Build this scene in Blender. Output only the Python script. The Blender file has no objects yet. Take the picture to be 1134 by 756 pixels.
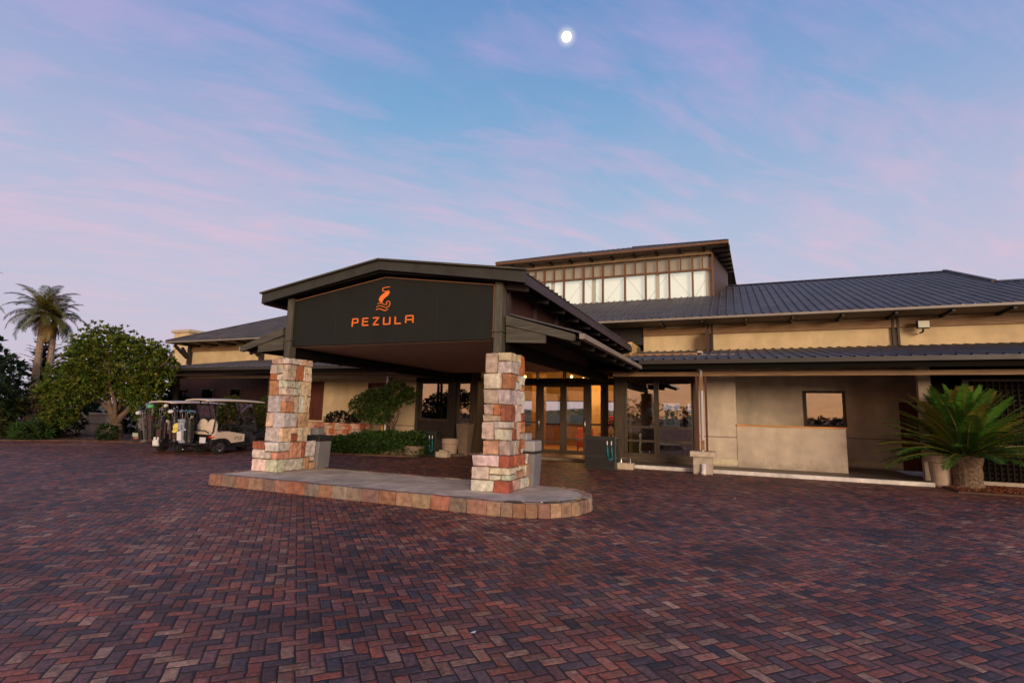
import bpy, math, random
from mathutils import Vector, Matrix, noise
R = math.radians
random.seed(11)
S = bpy.context.scene
COL = S.collection

# ------------------------------------------------------------------ camera
YAW, PITCH, ROLL = 0.403362, 0.135917, 0.024106
fw = Vector((-math.sin(YAW)*math.cos(PITCH), math.cos(YAW)*math.cos(PITCH), math.sin(PITCH)))
rt = Vector((math.cos(YAW), math.sin(YAW), 0)); up = rt.cross(fw)
r2 = rt*math.cos(ROLL) + up*math.sin(ROLL); u2 = up*math.cos(ROLL) - rt*math.sin(ROLL)
cam = bpy.data.cameras.new('camera'); cam.sensor_width = 36; cam.lens = 36*576.6/1134
cam.clip_start = .05; cam.clip_end = 6000
co = bpy.data.objects.new('camera', cam); COL.objects.link(co)
co.matrix_world = Matrix(((r2.x, u2.x, -fw.x, 0), (r2.y, u2.y, -fw.y, 0), (r2.z, u2.z, -fw.z, 1.65), (0, 0, 0, 1)))
S.camera = co

# ------------------------------------------------------------------ sky, sun, exposure
W = bpy.data.worlds.new('World'); S.world = W; W.use_nodes = True
nt = W.node_tree; nt.nodes.clear()
def N(t, ty, **k):
    n = t.nodes.new(ty)
    for a, b in k.items(): setattr(n, a, b)
    return n
def math_(t, op, a, b=None, c=None, clamp=False):
    n = N(t, 'ShaderNodeMath', operation=op, use_clamp=clamp)
    for i, x in enumerate((a, b, c)):
        if x is None: continue
        if isinstance(x, (int, float)): n.inputs[i].default_value = x
        else: t.links.new(x, n.inputs[i])
    return n.outputs[0]
def ramp(t, fac, stops, interp='LINEAR'):
    n = N(t, 'ShaderNodeValToRGB'); cr = n.color_ramp; cr.interpolation = interp
    while len(cr.elements) > 1: cr.elements.remove(cr.elements[-1])
    for i, (p, c) in enumerate(stops):
        e = cr.elements[0] if i == 0 else cr.elements.new(p)
        e.position = p; e.color = (*c, 1) if len(c) == 3 else c
    t.links.new(fac, n.inputs[0]); return n.outputs[0]
def mix(t, f, a, b, blend='MIX'):
    n = N(t, 'ShaderNodeMix', data_type='RGBA', blend_type=blend)
    for s, x in ((0, f), (6, a), (7, b)):
        if isinstance(x, (int, float)): n.inputs[s].default_value = x
        elif isinstance(x, tuple): n.inputs[s].default_value = (*x, 1)
        else: t.links.new(x, n.inputs[s])
    return n.outputs[2]
tc = N(nt, 'ShaderNodeTexCoord'); sp = N(nt, 'ShaderNodeSeparateXYZ')
nt.links.new(tc.outputs['Generated'], sp.inputs[0])
dx, dy, dz = sp.outputs
front = ramp(nt, dz, [(0, (.60, .54, .65)), (.1, (.57, .56, .69)), (.2, (.52, .575, .73)), (.34, (.40, .535, .735)),
                      (.5, (.205, .42, .685)), (.66, (.11, .295, .60)), (1, (.05, .14, .42))])
back = ramp(nt, dz, [(0, (1.7, .80, .36)), (.08, (1.6, .84, .46)), (.2, (1.25, .80, .60)), (.42, (.60, .56, .64)),
                     (.66, (.13, .27, .56)), (1, (.05, .14, .42))])
sunset = math_(nt, 'ADD', math_(nt, 'MULTIPLY', dy, -1.0), math_(nt, 'MULTIPLY', dx, .3))
bf = N(nt, 'ShaderNodeMapRange', interpolation_type='SMOOTHSTEP')
nt.links.new(sunset, bf.inputs[0]); bf.inputs[1].default_value = -.15; bf.inputs[2].default_value = .8
skyc = mix(nt, bf.outputs[0], front, back)
# thin cirrus, laid on a plane high above the place
zz = math_(nt, 'ADD', math_(nt, 'MAXIMUM', dz, 0.0), .12)
cv = N(nt, 'ShaderNodeCombineXYZ')
nt.links.new(math_(nt, 'DIVIDE', dx, zz), cv.inputs[0]); nt.links.new(math_(nt, 'DIVIDE', dy, zz), cv.inputs[1])
m0 = N(nt, 'ShaderNodeMapping'); nt.links.new(cv.outputs[0], m0.inputs[0]); m0.inputs['Rotation'].default_value = (0, 0, R(-50))
mp = N(nt, 'ShaderNodeMapping'); nt.links.new(m0.outputs[0], mp.inputs[0])
mp.inputs['Scale'].default_value = (.75, 2.1, 1); mp.inputs['Location'].default_value = (3.1, 1.7, 0)
n1 = N(nt, 'ShaderNodeTexNoise'); nt.links.new(mp.outputs[0], n1.inputs[0])
n1.inputs['Scale'].default_value = 3.1; n1.inputs['Detail'].default_value = 9; n1.inputs['Roughness'].default_value = .6; n1.inputs['Distortion'].default_value = .35
n2 = N(nt, 'ShaderNodeTexNoise'); nt.links.new(cv.outputs[0], n2.inputs[0])
n2.inputs['Scale'].default_value = 1.3; n2.inputs['Detail'].default_value = 6; n2.inputs['Roughness'].default_value = .55
c1 = ramp(nt, n1.outputs['Fac'], [(.44, (0, 0, 0)), (.78, (1, 1, 1))])
c2 = ramp(nt, n2.outputs['Fac'], [(.33, (0, 0, 0)), (.68, (1, 1, 1))])
cf = math_(nt, 'MULTIPLY', math_(nt, 'ADD', math_(nt, 'MULTIPLY', c1, .85), math_(nt, 'MULTIPLY', c2, .34)), ramp(nt, dz, [(0, (.45,)*3), (.22, (.75,)*3), (.45, (.8,)*3)]), clamp=True)
ccol = ramp(nt, dz, [(0, (.68, .56, .67)), (.3, (.78, .55, .70)), (.6, (.44, .40, .72)), (1, (.2, .24, .5))])
ccol = mix(nt, bf.outputs[0], ccol, (.95, .50, .36))
lat = math_(nt, 'ABSOLUTE', math_(nt, 'ADD', math_(nt, 'MULTIPLY', dx, .95), math_(nt, 'MULTIPLY', dy, .30)))
veil = N(nt, 'ShaderNodeMapRange', interpolation_type='SMOOTHSTEP'); nt.links.new(lat, veil.inputs[0]); veil.inputs[1].default_value = .18; veil.inputs[2].default_value = .78; veil.inputs[4].default_value = .5
vf = math_(nt, 'MULTIPLY', veil.outputs[0], math_(nt, 'ADD', math_(nt, 'MULTIPLY', n2.outputs['Fac'], .9), .45), clamp=True)
vcol = ramp(nt, dz, [(0, (.65, .56, .68)), (.25, (.60, .53, .72)), (.6, (.29, .31, .64)), (1, (.1, .15, .4))])
skyc = mix(nt, math_(nt, 'MULTIPLY', vf, math_(nt, 'SUBTRACT', 1.0, bf.outputs[0])), skyc, vcol)   # higher lilac veil away from the moon
skyc = mix(nt, cf, skyc, ccol)
vd = N(nt, 'ShaderNodeVectorMath', operation='DOT_PRODUCT'); nt.links.new(tc.outputs['Generated'], vd.inputs[0]); vd.inputs[1].default_value = Vector((-.236, .752, .617)).normalized()
halo = N(nt, 'ShaderNodeMapRange'); nt.links.new(vd.outputs['Value'], halo.inputs[0]); halo.inputs[1].default_value = math.cos(R(1.2)); halo.inputs[2].default_value = math.cos(R(.2))
skyc = mix(nt, math_(nt, 'MULTIPLY', math_(nt, 'POWER', halo.outputs[0], 3.0), .8), skyc, (1.0, .97, .95))      # moonlit air close round the moon
gnd = math_(nt, 'LESS_THAN', dz, -.01)
skyc = mix(nt, gnd, skyc, (.03, .03, .03))
bg1 = N(nt, 'ShaderNodeBackground'); nt.links.new(skyc, bg1.inputs[0]); bg1.inputs[1].default_value = .94
SUN_AZ = math.atan2(.55, -.835)          # the last glow stands opposite the moon, behind the camera
st = N(nt, 'ShaderNodeTexSky', sky_type='NISHITA'); st.sun_disc = False
st.sun_elevation = R(6); st.sun_rotation = SUN_AZ
bg2 = N(nt, 'ShaderNodeBackground'); nt.links.new(st.outputs[0], bg2.inputs[0]); bg2.inputs[1].default_value = .005
ad = N(nt, 'ShaderNodeAddShader'); nt.links.new(bg1.outputs[0], ad.inputs[0]); nt.links.new(bg2.outputs[0], ad.inputs[1])
wo = N(nt, 'ShaderNodeOutputWorld'); nt.links.new(ad.outputs[0], wo.inputs[0])
sl = bpy.data.lights.new('sun', 'SUN'); sl.energy = 2.4; sl.angle = R(20); sl.color = (1, .78, .56)
so = bpy.data.objects.new('sun', sl); COL.objects.link(so)
sd = Vector((.55*math.cos(R(9)), -.835*math.cos(R(9)), math.sin(R(9))))
so.rotation_euler = sd.to_track_quat('Z', 'Y').to_euler(); so.location = (0, -10, 20)
S.view_settings.view_transform = 'Standard'; S.view_settings.look = 'None'; S.view_settings.exposure = 0; S.view_settings.gamma = 1
S.view_settings.use_curve_mapping = False
S.render.engine = 'CYCLES'
S.cycles.max_bounces = 8; S.cycles.transparent_max_bounces = 12
S.cycles.sample_clamp_indirect = 4

# ------------------------------------------------------------------ materials
def mat(name, col, rough=.7, metal=0, nscale=0, namp=.25, bump=0, bscale=30, spec=.5, vcol=None, detail=5, stain=0, splash=False):
    m = bpy.data.materials.new(name); m.use_nodes = True; t = m.node_tree
    b = t.nodes['Principled BSDF']; b.inputs['Roughness'].default_value = rough; b.inputs['Metallic'].default_value = metal
    b.inputs['Specular IOR Level'].default_value = spec
    tc = N(t, 'ShaderNodeTexCoord')
    c = None
    if vcol:
        a = N(t, 'ShaderNodeAttribute', attribute_name='Col'); c = a.outputs['Color']
    if nscale:
        n = N(t, 'ShaderNodeTexNoise'); n.inputs['Scale'].default_value = nscale; n.inputs['Detail'].default_value = detail
        t.links.new(tc.outputs['Object'], n.inputs[0])
        f = ramp(t, n.outputs['Fac'], [(.28, (1-namp,)*3), (.72, (1+namp,)*3)])
        # ramps clamp at 1 only when displayed; keep within range
        c = mix(t, 1.0, c if c is not None else tuple(col), f, 'MULTIPLY')
        rr = math_(t, 'ADD', math_(t, 'MULTIPLY', n.outputs['Fac'], .25), rough-.12, clamp=True); t.links.new(rr, b.inputs['Roughness'])
    if stain:
        n = N(t, 'ShaderNodeTexNoise'); n.inputs['Scale'].default_value = .9; n.inputs['Detail'].default_value = 6
        mpp = N(t, 'ShaderNodeMapping'); mpp.inputs['Scale'].default_value = (1.6, 1.6, .5); t.links.new(tc.outputs['Object'], mpp.inputs[0]); t.links.new(mpp.outputs[0], n.inputs[0])
        f = ramp(t, n.outputs['Fac'], [(.35, (1-stain,)*3), (.6, (1, 1, 1))])
        c = mix(t, 1.0, c if c is not None else tuple(col), f, 'MULTIPLY')
    if splash:                                            # mud splashed up the foot of the wall, ragged on top
        n = N(t, 'ShaderNodeTexNoise'); n.inputs['Scale'].default_value = 5; n.inputs['Detail'].default_value = 8; n.inputs['Roughness'].default_value = .7; t.links.new(tc.outputs['Object'], n.inputs[0])
        sz = N(t, 'ShaderNodeSeparateXYZ'); t.links.new(tc.outputs['Object'], sz.inputs[0])
        h = math_(t, 'SUBTRACT', n.outputs['Fac'], math_(t, 'MULTIPLY', sz.outputs[2], .9))
        c = mix(t, ramp(t, h, [(.18, (0, 0, 0)), (.42, (.38, .38, .38))]), c, (.17, .125, .09))
    if c is None: b.inputs['Base Color'].default_value = (*col, 1)
    else: t.links.new(c, b.inputs['Base Color'])
    if bump:
        n = N(t, 'ShaderNodeTexNoise'); n.inputs['Scale'].default_value = bscale; n.inputs['Detail'].default_value = 6
        t.links.new(tc.outputs['Object'], n.inputs[0])
        bp = N(t, 'ShaderNodeBump'); bp.inputs['Strength'].default_value = bump; bp.inputs['Distance'].default_value = .02
        t.links.new(n.outputs['Fac'], bp.inputs['Height']); t.links.new(bp.outputs[0], b.inputs['Normal'])
    return m
def wood(name, col, axis=0, rough=.6, amp=.45):
    m = bpy.data.materials.new(name); m.use_nodes = True; t = m.node_tree; b = t.nodes['Principled BSDF']
    tc = N(t, 'ShaderNodeTexCoord'); mp = N(t, 'ShaderNodeMapping'); t.links.new(tc.outputs['Object'], mp.inputs[0])
    s = [14, 14, 14]; s[axis] = 1.1; mp.inputs['Scale'].default_value = s
    n = N(t, 'ShaderNodeTexNoise'); n.inputs['Scale'].default_value = 1.6; n.inputs['Detail'].default_value = 7; n.inputs['Distortion'].default_value = .4
    t.links.new(mp.outputs[0], n.inputs[0])
    f = ramp(t, n.outputs['Fac'], [(.3, tuple(x*(1-amp) for x in col)), (.7, tuple(x*(1+amp*.6) for x in col))])
    t.links.new(f, b.inputs['Base Color']); b.inputs['Roughness'].default_value = rough
    bp = N(t, 'ShaderNodeBump'); bp.inputs['Strength'].default_value = .25; bp.inputs['Distance'].default_value = .01
    t.links.new(n.outputs['Fac'], bp.inputs['Height']); t.links.new(bp.outputs[0], b.inputs['Normal'])
    return m
def emis(name, col, s):
    m = bpy.data.materials.new(name); m.use_nodes = True; t = m.node_tree; b = t.nodes['Principled BSDF']
    b.inputs['Base Color'].default_value = (*col, 1); b.inputs['Emission Color'].default_value = (*col, 1); b.inputs['Emission Strength'].default_value = s
    return m
def glass(name, tint=(.9, .9, .88), refl=.10, gain=.8):
    m = bpy.data.materials.new(name); m.use_nodes = True; t = m.node_tree; t.nodes.clear()
    o = N(t, 'ShaderNodeOutputMaterial'); tr = N(t, 'ShaderNodeBsdfTransparent'); tr.inputs[0].default_value = (*tint, 1)
    g = N(t, 'ShaderNodeBsdfGlossy'); g.inputs['Roughness'].default_value = .015; g.inputs[0].default_value = (.95, .95, .95, 1)
    fr = N(t, 'ShaderNodeFresnel'); fr.inputs[0].default_value = 1.5
    tcx = N(t, 'ShaderNodeTexCoord'); nn = N(t, 'ShaderNodeTexNoise'); nn.inputs['Scale'].default_value = .9; t.links.new(tcx.outputs['Object'], nn.inputs[0])
    bp = N(t, 'ShaderNodeBump'); bp.inputs['Strength'].default_value = .08; bp.inputs['Distance'].default_value = .05; t.links.new(nn.outputs['Fac'], bp.inputs['Height'])
    t.links.new(bp.outputs[0], g.inputs['Normal'])
    f = math_(t, 'ADD', math_(t, 'MULTIPLY', fr.outputs[0], gain), refl, clamp=True)
    mx = N(t, 'ShaderNodeMixShader'); t.links.new(f, mx.inputs[0]); t.links.new(tr.outputs[0], mx.inputs[1]); t.links.new(g.outputs[0], mx.inputs[2])
    t.links.new(mx.outputs[0], o.inputs[0]); return m
def leafmat(name, rough=.45, trans=.25):
    m = bpy.data.materials.new(name); m.use_nodes = True; t = m.node_tree; b = t.nodes['Principled BSDF']
    a = N(t, 'ShaderNodeAttribute', attribute_name='Col')
    t.links.new(a.outputs['Color'], b.inputs['Base Color']); b.inputs['Roughness'].default_value = rough; b.inputs['Specular IOR Level'].default_value = .3
    tl = N(t, 'ShaderNodeBsdfTranslucent'); t.links.new(a.outputs['Color'], tl.inputs[0])
    mx = N(t, 'ShaderNodeMixShader'); mx.inputs[0].default_value = trans
    t.links.new(b.outputs[0], mx.inputs[1]); t.links.new(tl.outputs[0], mx.inputs[2])
    t.links.new(mx.outputs[0], t.nodes['Material Output'].inputs[0]); return m

def paver_mat():
    """herringbone clay pavers, 0.22 x 0.11 m, laid at 45 degrees to the building"""
    m = bpy.data.materials.new('clay_pavers'); m.use_nodes = True; t = m.node_tree; b = t.nodes['Principled BSDF']
    tc = N(t, 'ShaderNodeTexCoord'); mp = N(t, 'ShaderNodeMapping'); t.links.new(tc.outputs['Object'], mp.inputs[0])
    mp.inputs['Rotation'].default_value = (0, 0, R(45)); mp.inputs['Scale'].default_value = (1/.095,)*3
    wn = N(t, 'ShaderNodeTexNoise'); wn.inputs['Scale'].default_value = .55; wn.inputs['Detail'].default_value = 2; t.links.new(mp.outputs[0], wn.inputs[0])
    vs = N(t, 'ShaderNodeVectorMath', operation='SUBTRACT'); t.links.new(wn.outputs['Color'], vs.inputs[0]); vs.inputs[1].default_value = (.5, .5, .5)
    vm = N(t, 'ShaderNodeVectorMath', operation='SCALE'); t.links.new(vs.outputs[0], vm.inputs[0]); vm.inputs['Scale'].default_value = .26
    va = N(t, 'ShaderNodeVectorMath', operation='ADD'); t.links.new(mp.outputs[0], va.inputs[0]); t.links.new(vm.outputs[0], va.inputs[1])
    s = N(t, 'ShaderNodeSeparateXYZ'); t.links.new(va.outputs[0], s.inputs[0])
    M = lambda op, a, b_=None, c=None, clamp=False: math_(t, op, a, b_, c, clamp)
    x, y = s.outputs[0], s.outputs[1]
    i, j = M('FLOOR', x), M('FLOOR', y); fx, fy = M('FRACT', x), M('FRACT', y)
    d = M('SUBTRACT', i, j); k = M('SUBTRACT', d, M('MULTIPLY', M('FLOOR', M('DIVIDE', d, 4.0)), 4.0)); k = M('ROUND', k)
    is1 = M('COMPARE', k, 1.0, .1); is2 = M('COMPARE', k, 2.0, .1); ver = M('GREATER_THAN', k, 1.5); hor = M('SUBTRACT', 1.0, ver)
    bi = M('SUBTRACT', i, is1); bj = M('SUBTRACT', j, is2)
    uh = M('ADD', fx, is1); uv = M('ADD', fy, is2)
    u = M('ADD', M('MULTIPLY', uh, hor), M('MULTIPLY', uv, ver)); v = M('ADD', M('MULTIPLY', fy, hor), M('MULTIPLY', fx, ver))
    edge = M('MINIMUM', M('MINIMUM', u, M('SUBTRACT', 2.0, u)), M('MINIMUM', v, M('SUBTRACT', 1.0, v)))
    idv = N(t, 'ShaderNodeCombineXYZ'); t.links.new(bi, idv.inputs[0]); t.links.new(bj, idv.inputs[1]); t.links.new(ver, idv.inputs[2])
    wnz = N(t, 'ShaderNodeTexWhiteNoise', noise_dimensions='3D'); t.links.new(idv.outputs[0], wnz.inputs[0])
    rs = N(t, 'ShaderNodeSeparateColor'); t.links.new(wnz.outputs['Color'], rs.inputs[0])
    big = N(t, 'ShaderNodeTexNoise'); big.inputs['Scale'].default_value = .35; big.inputs['Detail'].default_value = 3; t.links.new(tc.outputs['Object'], big.inputs[0])
    mot = N(t, 'ShaderNodeTexNoise'); mot.inputs['Scale'].default_value = 9; mot.inputs['Detail'].default_value = 4; t.links.new(tc.outputs['Object'], mot.inputs[0])
    sel = M('ADD', M('ADD', M('MULTIPLY', rs.outputs[0], .84), M('MULTIPLY', M('SUBTRACT', big.outputs['Fac'], .45), .7)), M('MULTIPLY', M('SUBTRACT', mot.outputs['Fac'], .5), .55), clamp=True)
    base = ramp(t, sel, PAVE_RAMP)
    fine = N(t, 'ShaderNodeTexNoise'); fine.inputs['Scale'].default_value = 28; fine.inputs['Detail'].default_value = 6; fine.inputs['Roughness'].default_value = .65; t.links.new(tc.outputs['Object'], fine.inputs[0])
    base = mix(t, 1.0, base, ramp(t, fine.outputs['Fac'], [(.3, (.45, .45, .47)), (.72, (1.6, 1.5, 1.42))]), 'MULTIPLY')
    wear = N(t, 'ShaderNodeTexNoise'); wear.inputs['Scale'].default_value = .8; wear.inputs['Detail'].default_value = 8; wear.inputs['Roughness'].default_value = .62; wear.inputs['Distortion'].default_value = .8; t.links.new(tc.outputs['Object'], wear.inputs[0])
    base = mix(t, 1.0, base, ramp(t, wear.outputs['Fac'], [(.30, (.62, .64, .68)), (.5, (1, 1, 1)), (.72, (1.35, 1.25, 1.15))]), 'MULTIPLY')
    so_ = N(t, 'ShaderNodeVectorMath', operation='DISTANCE'); t.links.new(tc.outputs['Object'], so_.inputs[0]); so_.inputs[1].default_value = (-5.5, 11.5, 0)
    wob = M('ADD', so_.outputs['Value'], M('MULTIPLY', wear.outputs['Fac'], .9))
    for r_ in (7.4, 8.95):                                   # faint worn wheel tracks round the island
        band = N(t, 'ShaderNodeMapRange', interpolation_type='SMOOTHSTEP'); t.links.new(M('ABSOLUTE', M('SUBTRACT', wob, r_)), band.inputs[0]); band.inputs[1].default_value = .05; band.inputs[2].default_value = .42; band.inputs[3].default_value = .80; band.inputs[4].default_value = 1.0
        cc = N(t, 'ShaderNodeCombineColor')
        for q in range(3): t.links.new(band.outputs[0], cc.inputs[q])
        base = mix(t, 1.0, base, cc.outputs[0], 'MULTIPLY')
    dust = ramp(t, wear.outputs['Fac'], [(.55, (0, 0, 0)), (.8, (.35, .35, .35))]); base = mix(t, dust, base, (.17, .115, .085))
    br = M('ADD', M('MULTIPLY', rs.outputs[1], .7), .80); bc = N(t, 'ShaderNodeCombineColor')
    for q in range(3): t.links.new(br, bc.inputs[q])
    base = mix(t, 1.0, base, bc.outputs[0], 'MULTIPLY')
    # worn lighter edges and dark joints
    jw = M('ADD', M('MULTIPLY', rs.outputs[2], .03), .012)
    joint = N(t, 'ShaderNodeMapRange', interpolation_type='SMOOTHSTEP'); t.links.new(edge, joint.inputs[0]); t.links.new(jw, joint.inputs[1]); t.links.new(M('ADD', jw, .07), joint.inputs[2])
    base = mix(t, joint.outputs[0], (.026, .018, .016), base)
    t.links.new(base, b.inputs['Base Color'])
    rg = M('ADD', M('MULTIPLY', fine.outputs['Fac'], .35), .42); t.links.new(rg, b.inputs['Roughness'])
    b.inputs['Specular IOR Level'].default_value = .2
    dome = N(t, 'ShaderNodeMapRange', interpolation_type='SMOOTHSTEP'); t.links.new(edge, dome.inputs[0]); dome.inputs[1].default_value = .02; dome.inputs[2].default_value = .2
    tilt = M('ADD', M('MULTIPLY', M('SUBTRACT', u, 1.0), M('MULTIPLY', M('SUBTRACT', rs.outputs[1], .5), .35)), M('MULTIPLY', M('SUBTRACT', v, .5), M('MULTIPLY', M('SUBTRACT', rs.outputs[2], .5), .5)))
    h = M('ADD', M('ADD', M('MULTIPLY', dome.outputs[0], .42), M('MULTIPLY', tilt, .55)), M('MULTIPLY', fine.outputs['Fac'], .28))
    bp = N(t, 'ShaderNodeBump'); bp.inputs['Strength'].default_value = .8; bp.inputs['Distance'].default_value = .018
    t.links.new(h, bp.inputs['Height']); t.links.new(bp.outputs[0], b.inputs['Normal'])
    return m
PAVE_RAMP = [(0, (.062, .055, .064)), (.16, (.105, .068, .066)), (.36, (.165, .082, .070)), (.52, (.215, .088, .066)), (.68, (.29, .088, .055)), (.80, (.25, .135, .088)), (1, (.37, .23, .15))]

M = dict(
    pavers=paver_mat(),
    soil=mat('soil', (.10, .052, .036), .95, nscale=3, namp=.4, bump=.8, bscale=12),
    grass=mat('lawn_green', (.05, .075, .025), .95, nscale=.6, namp=.4, bump=.6, bscale=40),
    concrete=mat('concrete', (.62, .53, .42), .85, nscale=5, namp=.22, bump=.35, bscale=40, stain=.35),
    kerbpaint=mat('white_kerb_paint', (.78, .74, .68), .6, nscale=9, namp=.15, stain=.3),
    tile=mat('floor_tile', (.15, .12, .09), .5, nscale=4, namp=.2),
    cream=mat('cream_plaster', (.66, .515, .30), .85, nscale=2.5, namp=.10, bump=.2, bscale=60, stain=.16),
    plaster=mat('stone_plaster', (.62, .525, .41), .88, nscale=2.6, namp=.14, bump=.35, bscale=45, stain=.24, splash=True),
    skirt=mat('skirting_tile', (.62, .55, .38), .5, nscale=8, namp=.15),
    roof=mat('roof_steel', (.10, .093, .094), .55, .0, nscale=1.3, namp=.26, stain=.3, spec=.3),
    gutter=mat('gutter_paint', (.25, .22, .18), .5, nscale=3, namp=.15), gutterdark=mat('dark_gutter_paint', (.028, .025, .021), .5, nscale=3, namp=.15), shade=mat('shade_black', (.006, .005, .004), .8, nscale=3, namp=.2, spec=.1),  # last one: near-black colour puts the shade under eaves into the boards
    soffit=mat('soffit_board', (.20, .15, .10), .8, nscale=3, namp=.15),
    dark=wood('dark_timber', (.013, .009, .007), 1),
    darkz=wood('dark_timber_upright', (.03, .02, .014), 2),
    beam=wood('orange_timber', (.27, .155, .07), 0),
    sill=wood('bright_sill', (.62, .27, .07), 0),
    frame=wood('window_timber', (.066, .044, .026), 2),
    framex=wood('window_timber_rail', (.075, .05, .03), 0),
    lframe=wood('lantern_timber', (.17, .075, .028), 2), lwall=wood('lantern_boards', (.075, .045, .028), 2),
    grey=wood('weathered_timber', (.078, .074, .055), 0, .75),
    greyz=wood('weathered_post', (.085, .081, .06), 2, .75),
    fascia=mat('fascia_board', (.034, .036, .029), .6, nscale=6, namp=.25, bump=.2, bscale=20, stain=.3),
    purple=mat('eave_board', (.055, .037, .038), .6, nscale=4, namp=.2, stain=.2),
    sign=mat('sign_panel', (.0135, .0155, .0125), .6, spec=.25, nscale=4, namp=.15, bump=.12, bscale=30, stain=.15),
    brownceil=mat('ceiling_board', (.30, .19, .14), .6, nscale=2, namp=.12),
    copper=mat('copper_trim', (.30, .13, .06), .45, .2),
    orange=mat('orange_letter', (.95, .22, .03), .45),
    stone=mat('pillar_stone', (1, 1, 1), .85, nscale=9, namp=.36, bump=1.0, bscale=16, vcol=True, stain=.25),
    mortar=mat('mortar', (.22, .15, .10), .95, nscale=12, namp=.2),
    red=wood('red_door', (.10, .022, .012), 2),
    redwall=wood('red_timber_wall', (.05, .014, .009), 2),
    glass=glass('window_glass', (.80, .80, .78), .16, .9),
    clear=glass('door_glass', (.93, .92, .90), .03, .6),
    clearl=glass('lantern_glass', (.95, .95, .95), .02, .5),
    pane_backing=emis('pale_glow_panel', (.64, .68, .60), .72),  # its glow stands for sky light coming through the lantern
    tanglow=emis('tan_glow_panel', (.30, .25, .17), .35),  # faint glow put into the backing of the upper lantern panes
    inwall=mat('lobby_wall', (.62, .42, .18), .8, nscale=2, namp=.1),
    inwood=wood('lobby_wood', (.34, .17, .06), 1),
    infloor=mat('lobby_floor', (.42, .20, .075), .35, nscale=3, namp=.15),
    black=mat('black_plastic', (.015, .015, .017), .45, nscale=10, namp=.2),
    rubber=mat('tyre_rubber', (.013, .013, .013), .8),
    steel=mat('bright_steel', (.55, .55, .57), .3, 1),
    beige=mat('beige_plastic', (.66, .54, .40), .35, nscale=3, namp=.05),
    seat=mat('beige_vinyl', (.72, .60, .47), .45, nscale=6, namp=.06),
    redlamp=mat('red_lens', (.55, .02, .015), .2),
    plate=mat('white_plate', (.72, .70, .74), .5),
    greyplastic=mat('grey_plastic', (.20, .20, .21), .5, nscale=4, namp=.12),
    lidgrey=mat('pale_grey_plastic', (.33, .33, .33), .5, nscale=4, namp=.1),
    terracotta=mat('pale_pot', (.50, .38, .29), .8, nscale=6, namp=.15, stain=.2),
    greypot=mat('grey_pot', (.20, .15, .11), .8, nscale=6, namp=.2, stain=.3),
    planterblack=mat('green_black_paint', (.022, .028, .024), .4, nscale=6, namp=.2),
    teal=mat('teal_rubber', (.01, .16, .18), .5),
    pale=mat('pale_stone', (.52, .44, .33), .8, nscale=8, namp=.2, bump=.3),
    plinth=mat('plinth_stone', (.46, .39, .31), .85, nscale=6, namp=.2, bump=.4),
    pipew=mat('white_pipe', (.75, .73, .72), .4),
    bark=mat('bark', (.13, .085, .06), .95, nscale=9, namp=.4, bump=1, bscale=16),
    palmbark=mat('palm_bark', (.28, .21, .15), .95, nscale=9, namp=.35, bump=1, bscale=12),
    cycbark=mat('cycad_bark', (.17, .115, .08), .95, nscale=16, namp=.6, bump=1, bscale=14),
    leaf=leafmat('leaf'), gloss=leafmat('glossy_leaf', .35, .2),
    lattice=mat('lattice_paint', (.016, .012, .010), .8, spec=.1),
    lightlens=mat('floodlight_lens', (.55, .56, .46), .25),
    bulb=emis('lamp_glow', (1, .62, .22), 9),
    moon=emis('moon_surface', (1, .97, .92), 3.2),
    white=mat('white_cloth', (.72, .70, .70), .8), yellow=mat('yellow_cloth', (.72, .62, .14), .8),
    green=mat('green_cloth', (.10, .48, .14), .7), cream2=mat('cream_cover', (.66, .64, .54), .8),
    blue=mat('blue_fabric', (.12, .17, .30), .6), striped=mat('pale_blue_fabric', (.30, .34, .45), .7, nscale=18, namp=.5),
    bagbrown=mat('brown_fabric', (.05, .022, .02), .7, nscale=6, namp=.3), baggrey=mat('grey_fabric', (.13, .12, .125), .7, nscale=6, namp=.3),
    signred=mat('sign_red', (.60, .05, .03), .5), signyel=mat('sign_yellow', (.70, .42, .05), .5),
    flower=mat('red_petal', (.62, .05, .02), .6), upholst=mat('red_upholstery', (.50, .09, .03), .8),
    litter=mat('white_litter', (.7, .68, .7), .7),
)

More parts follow.
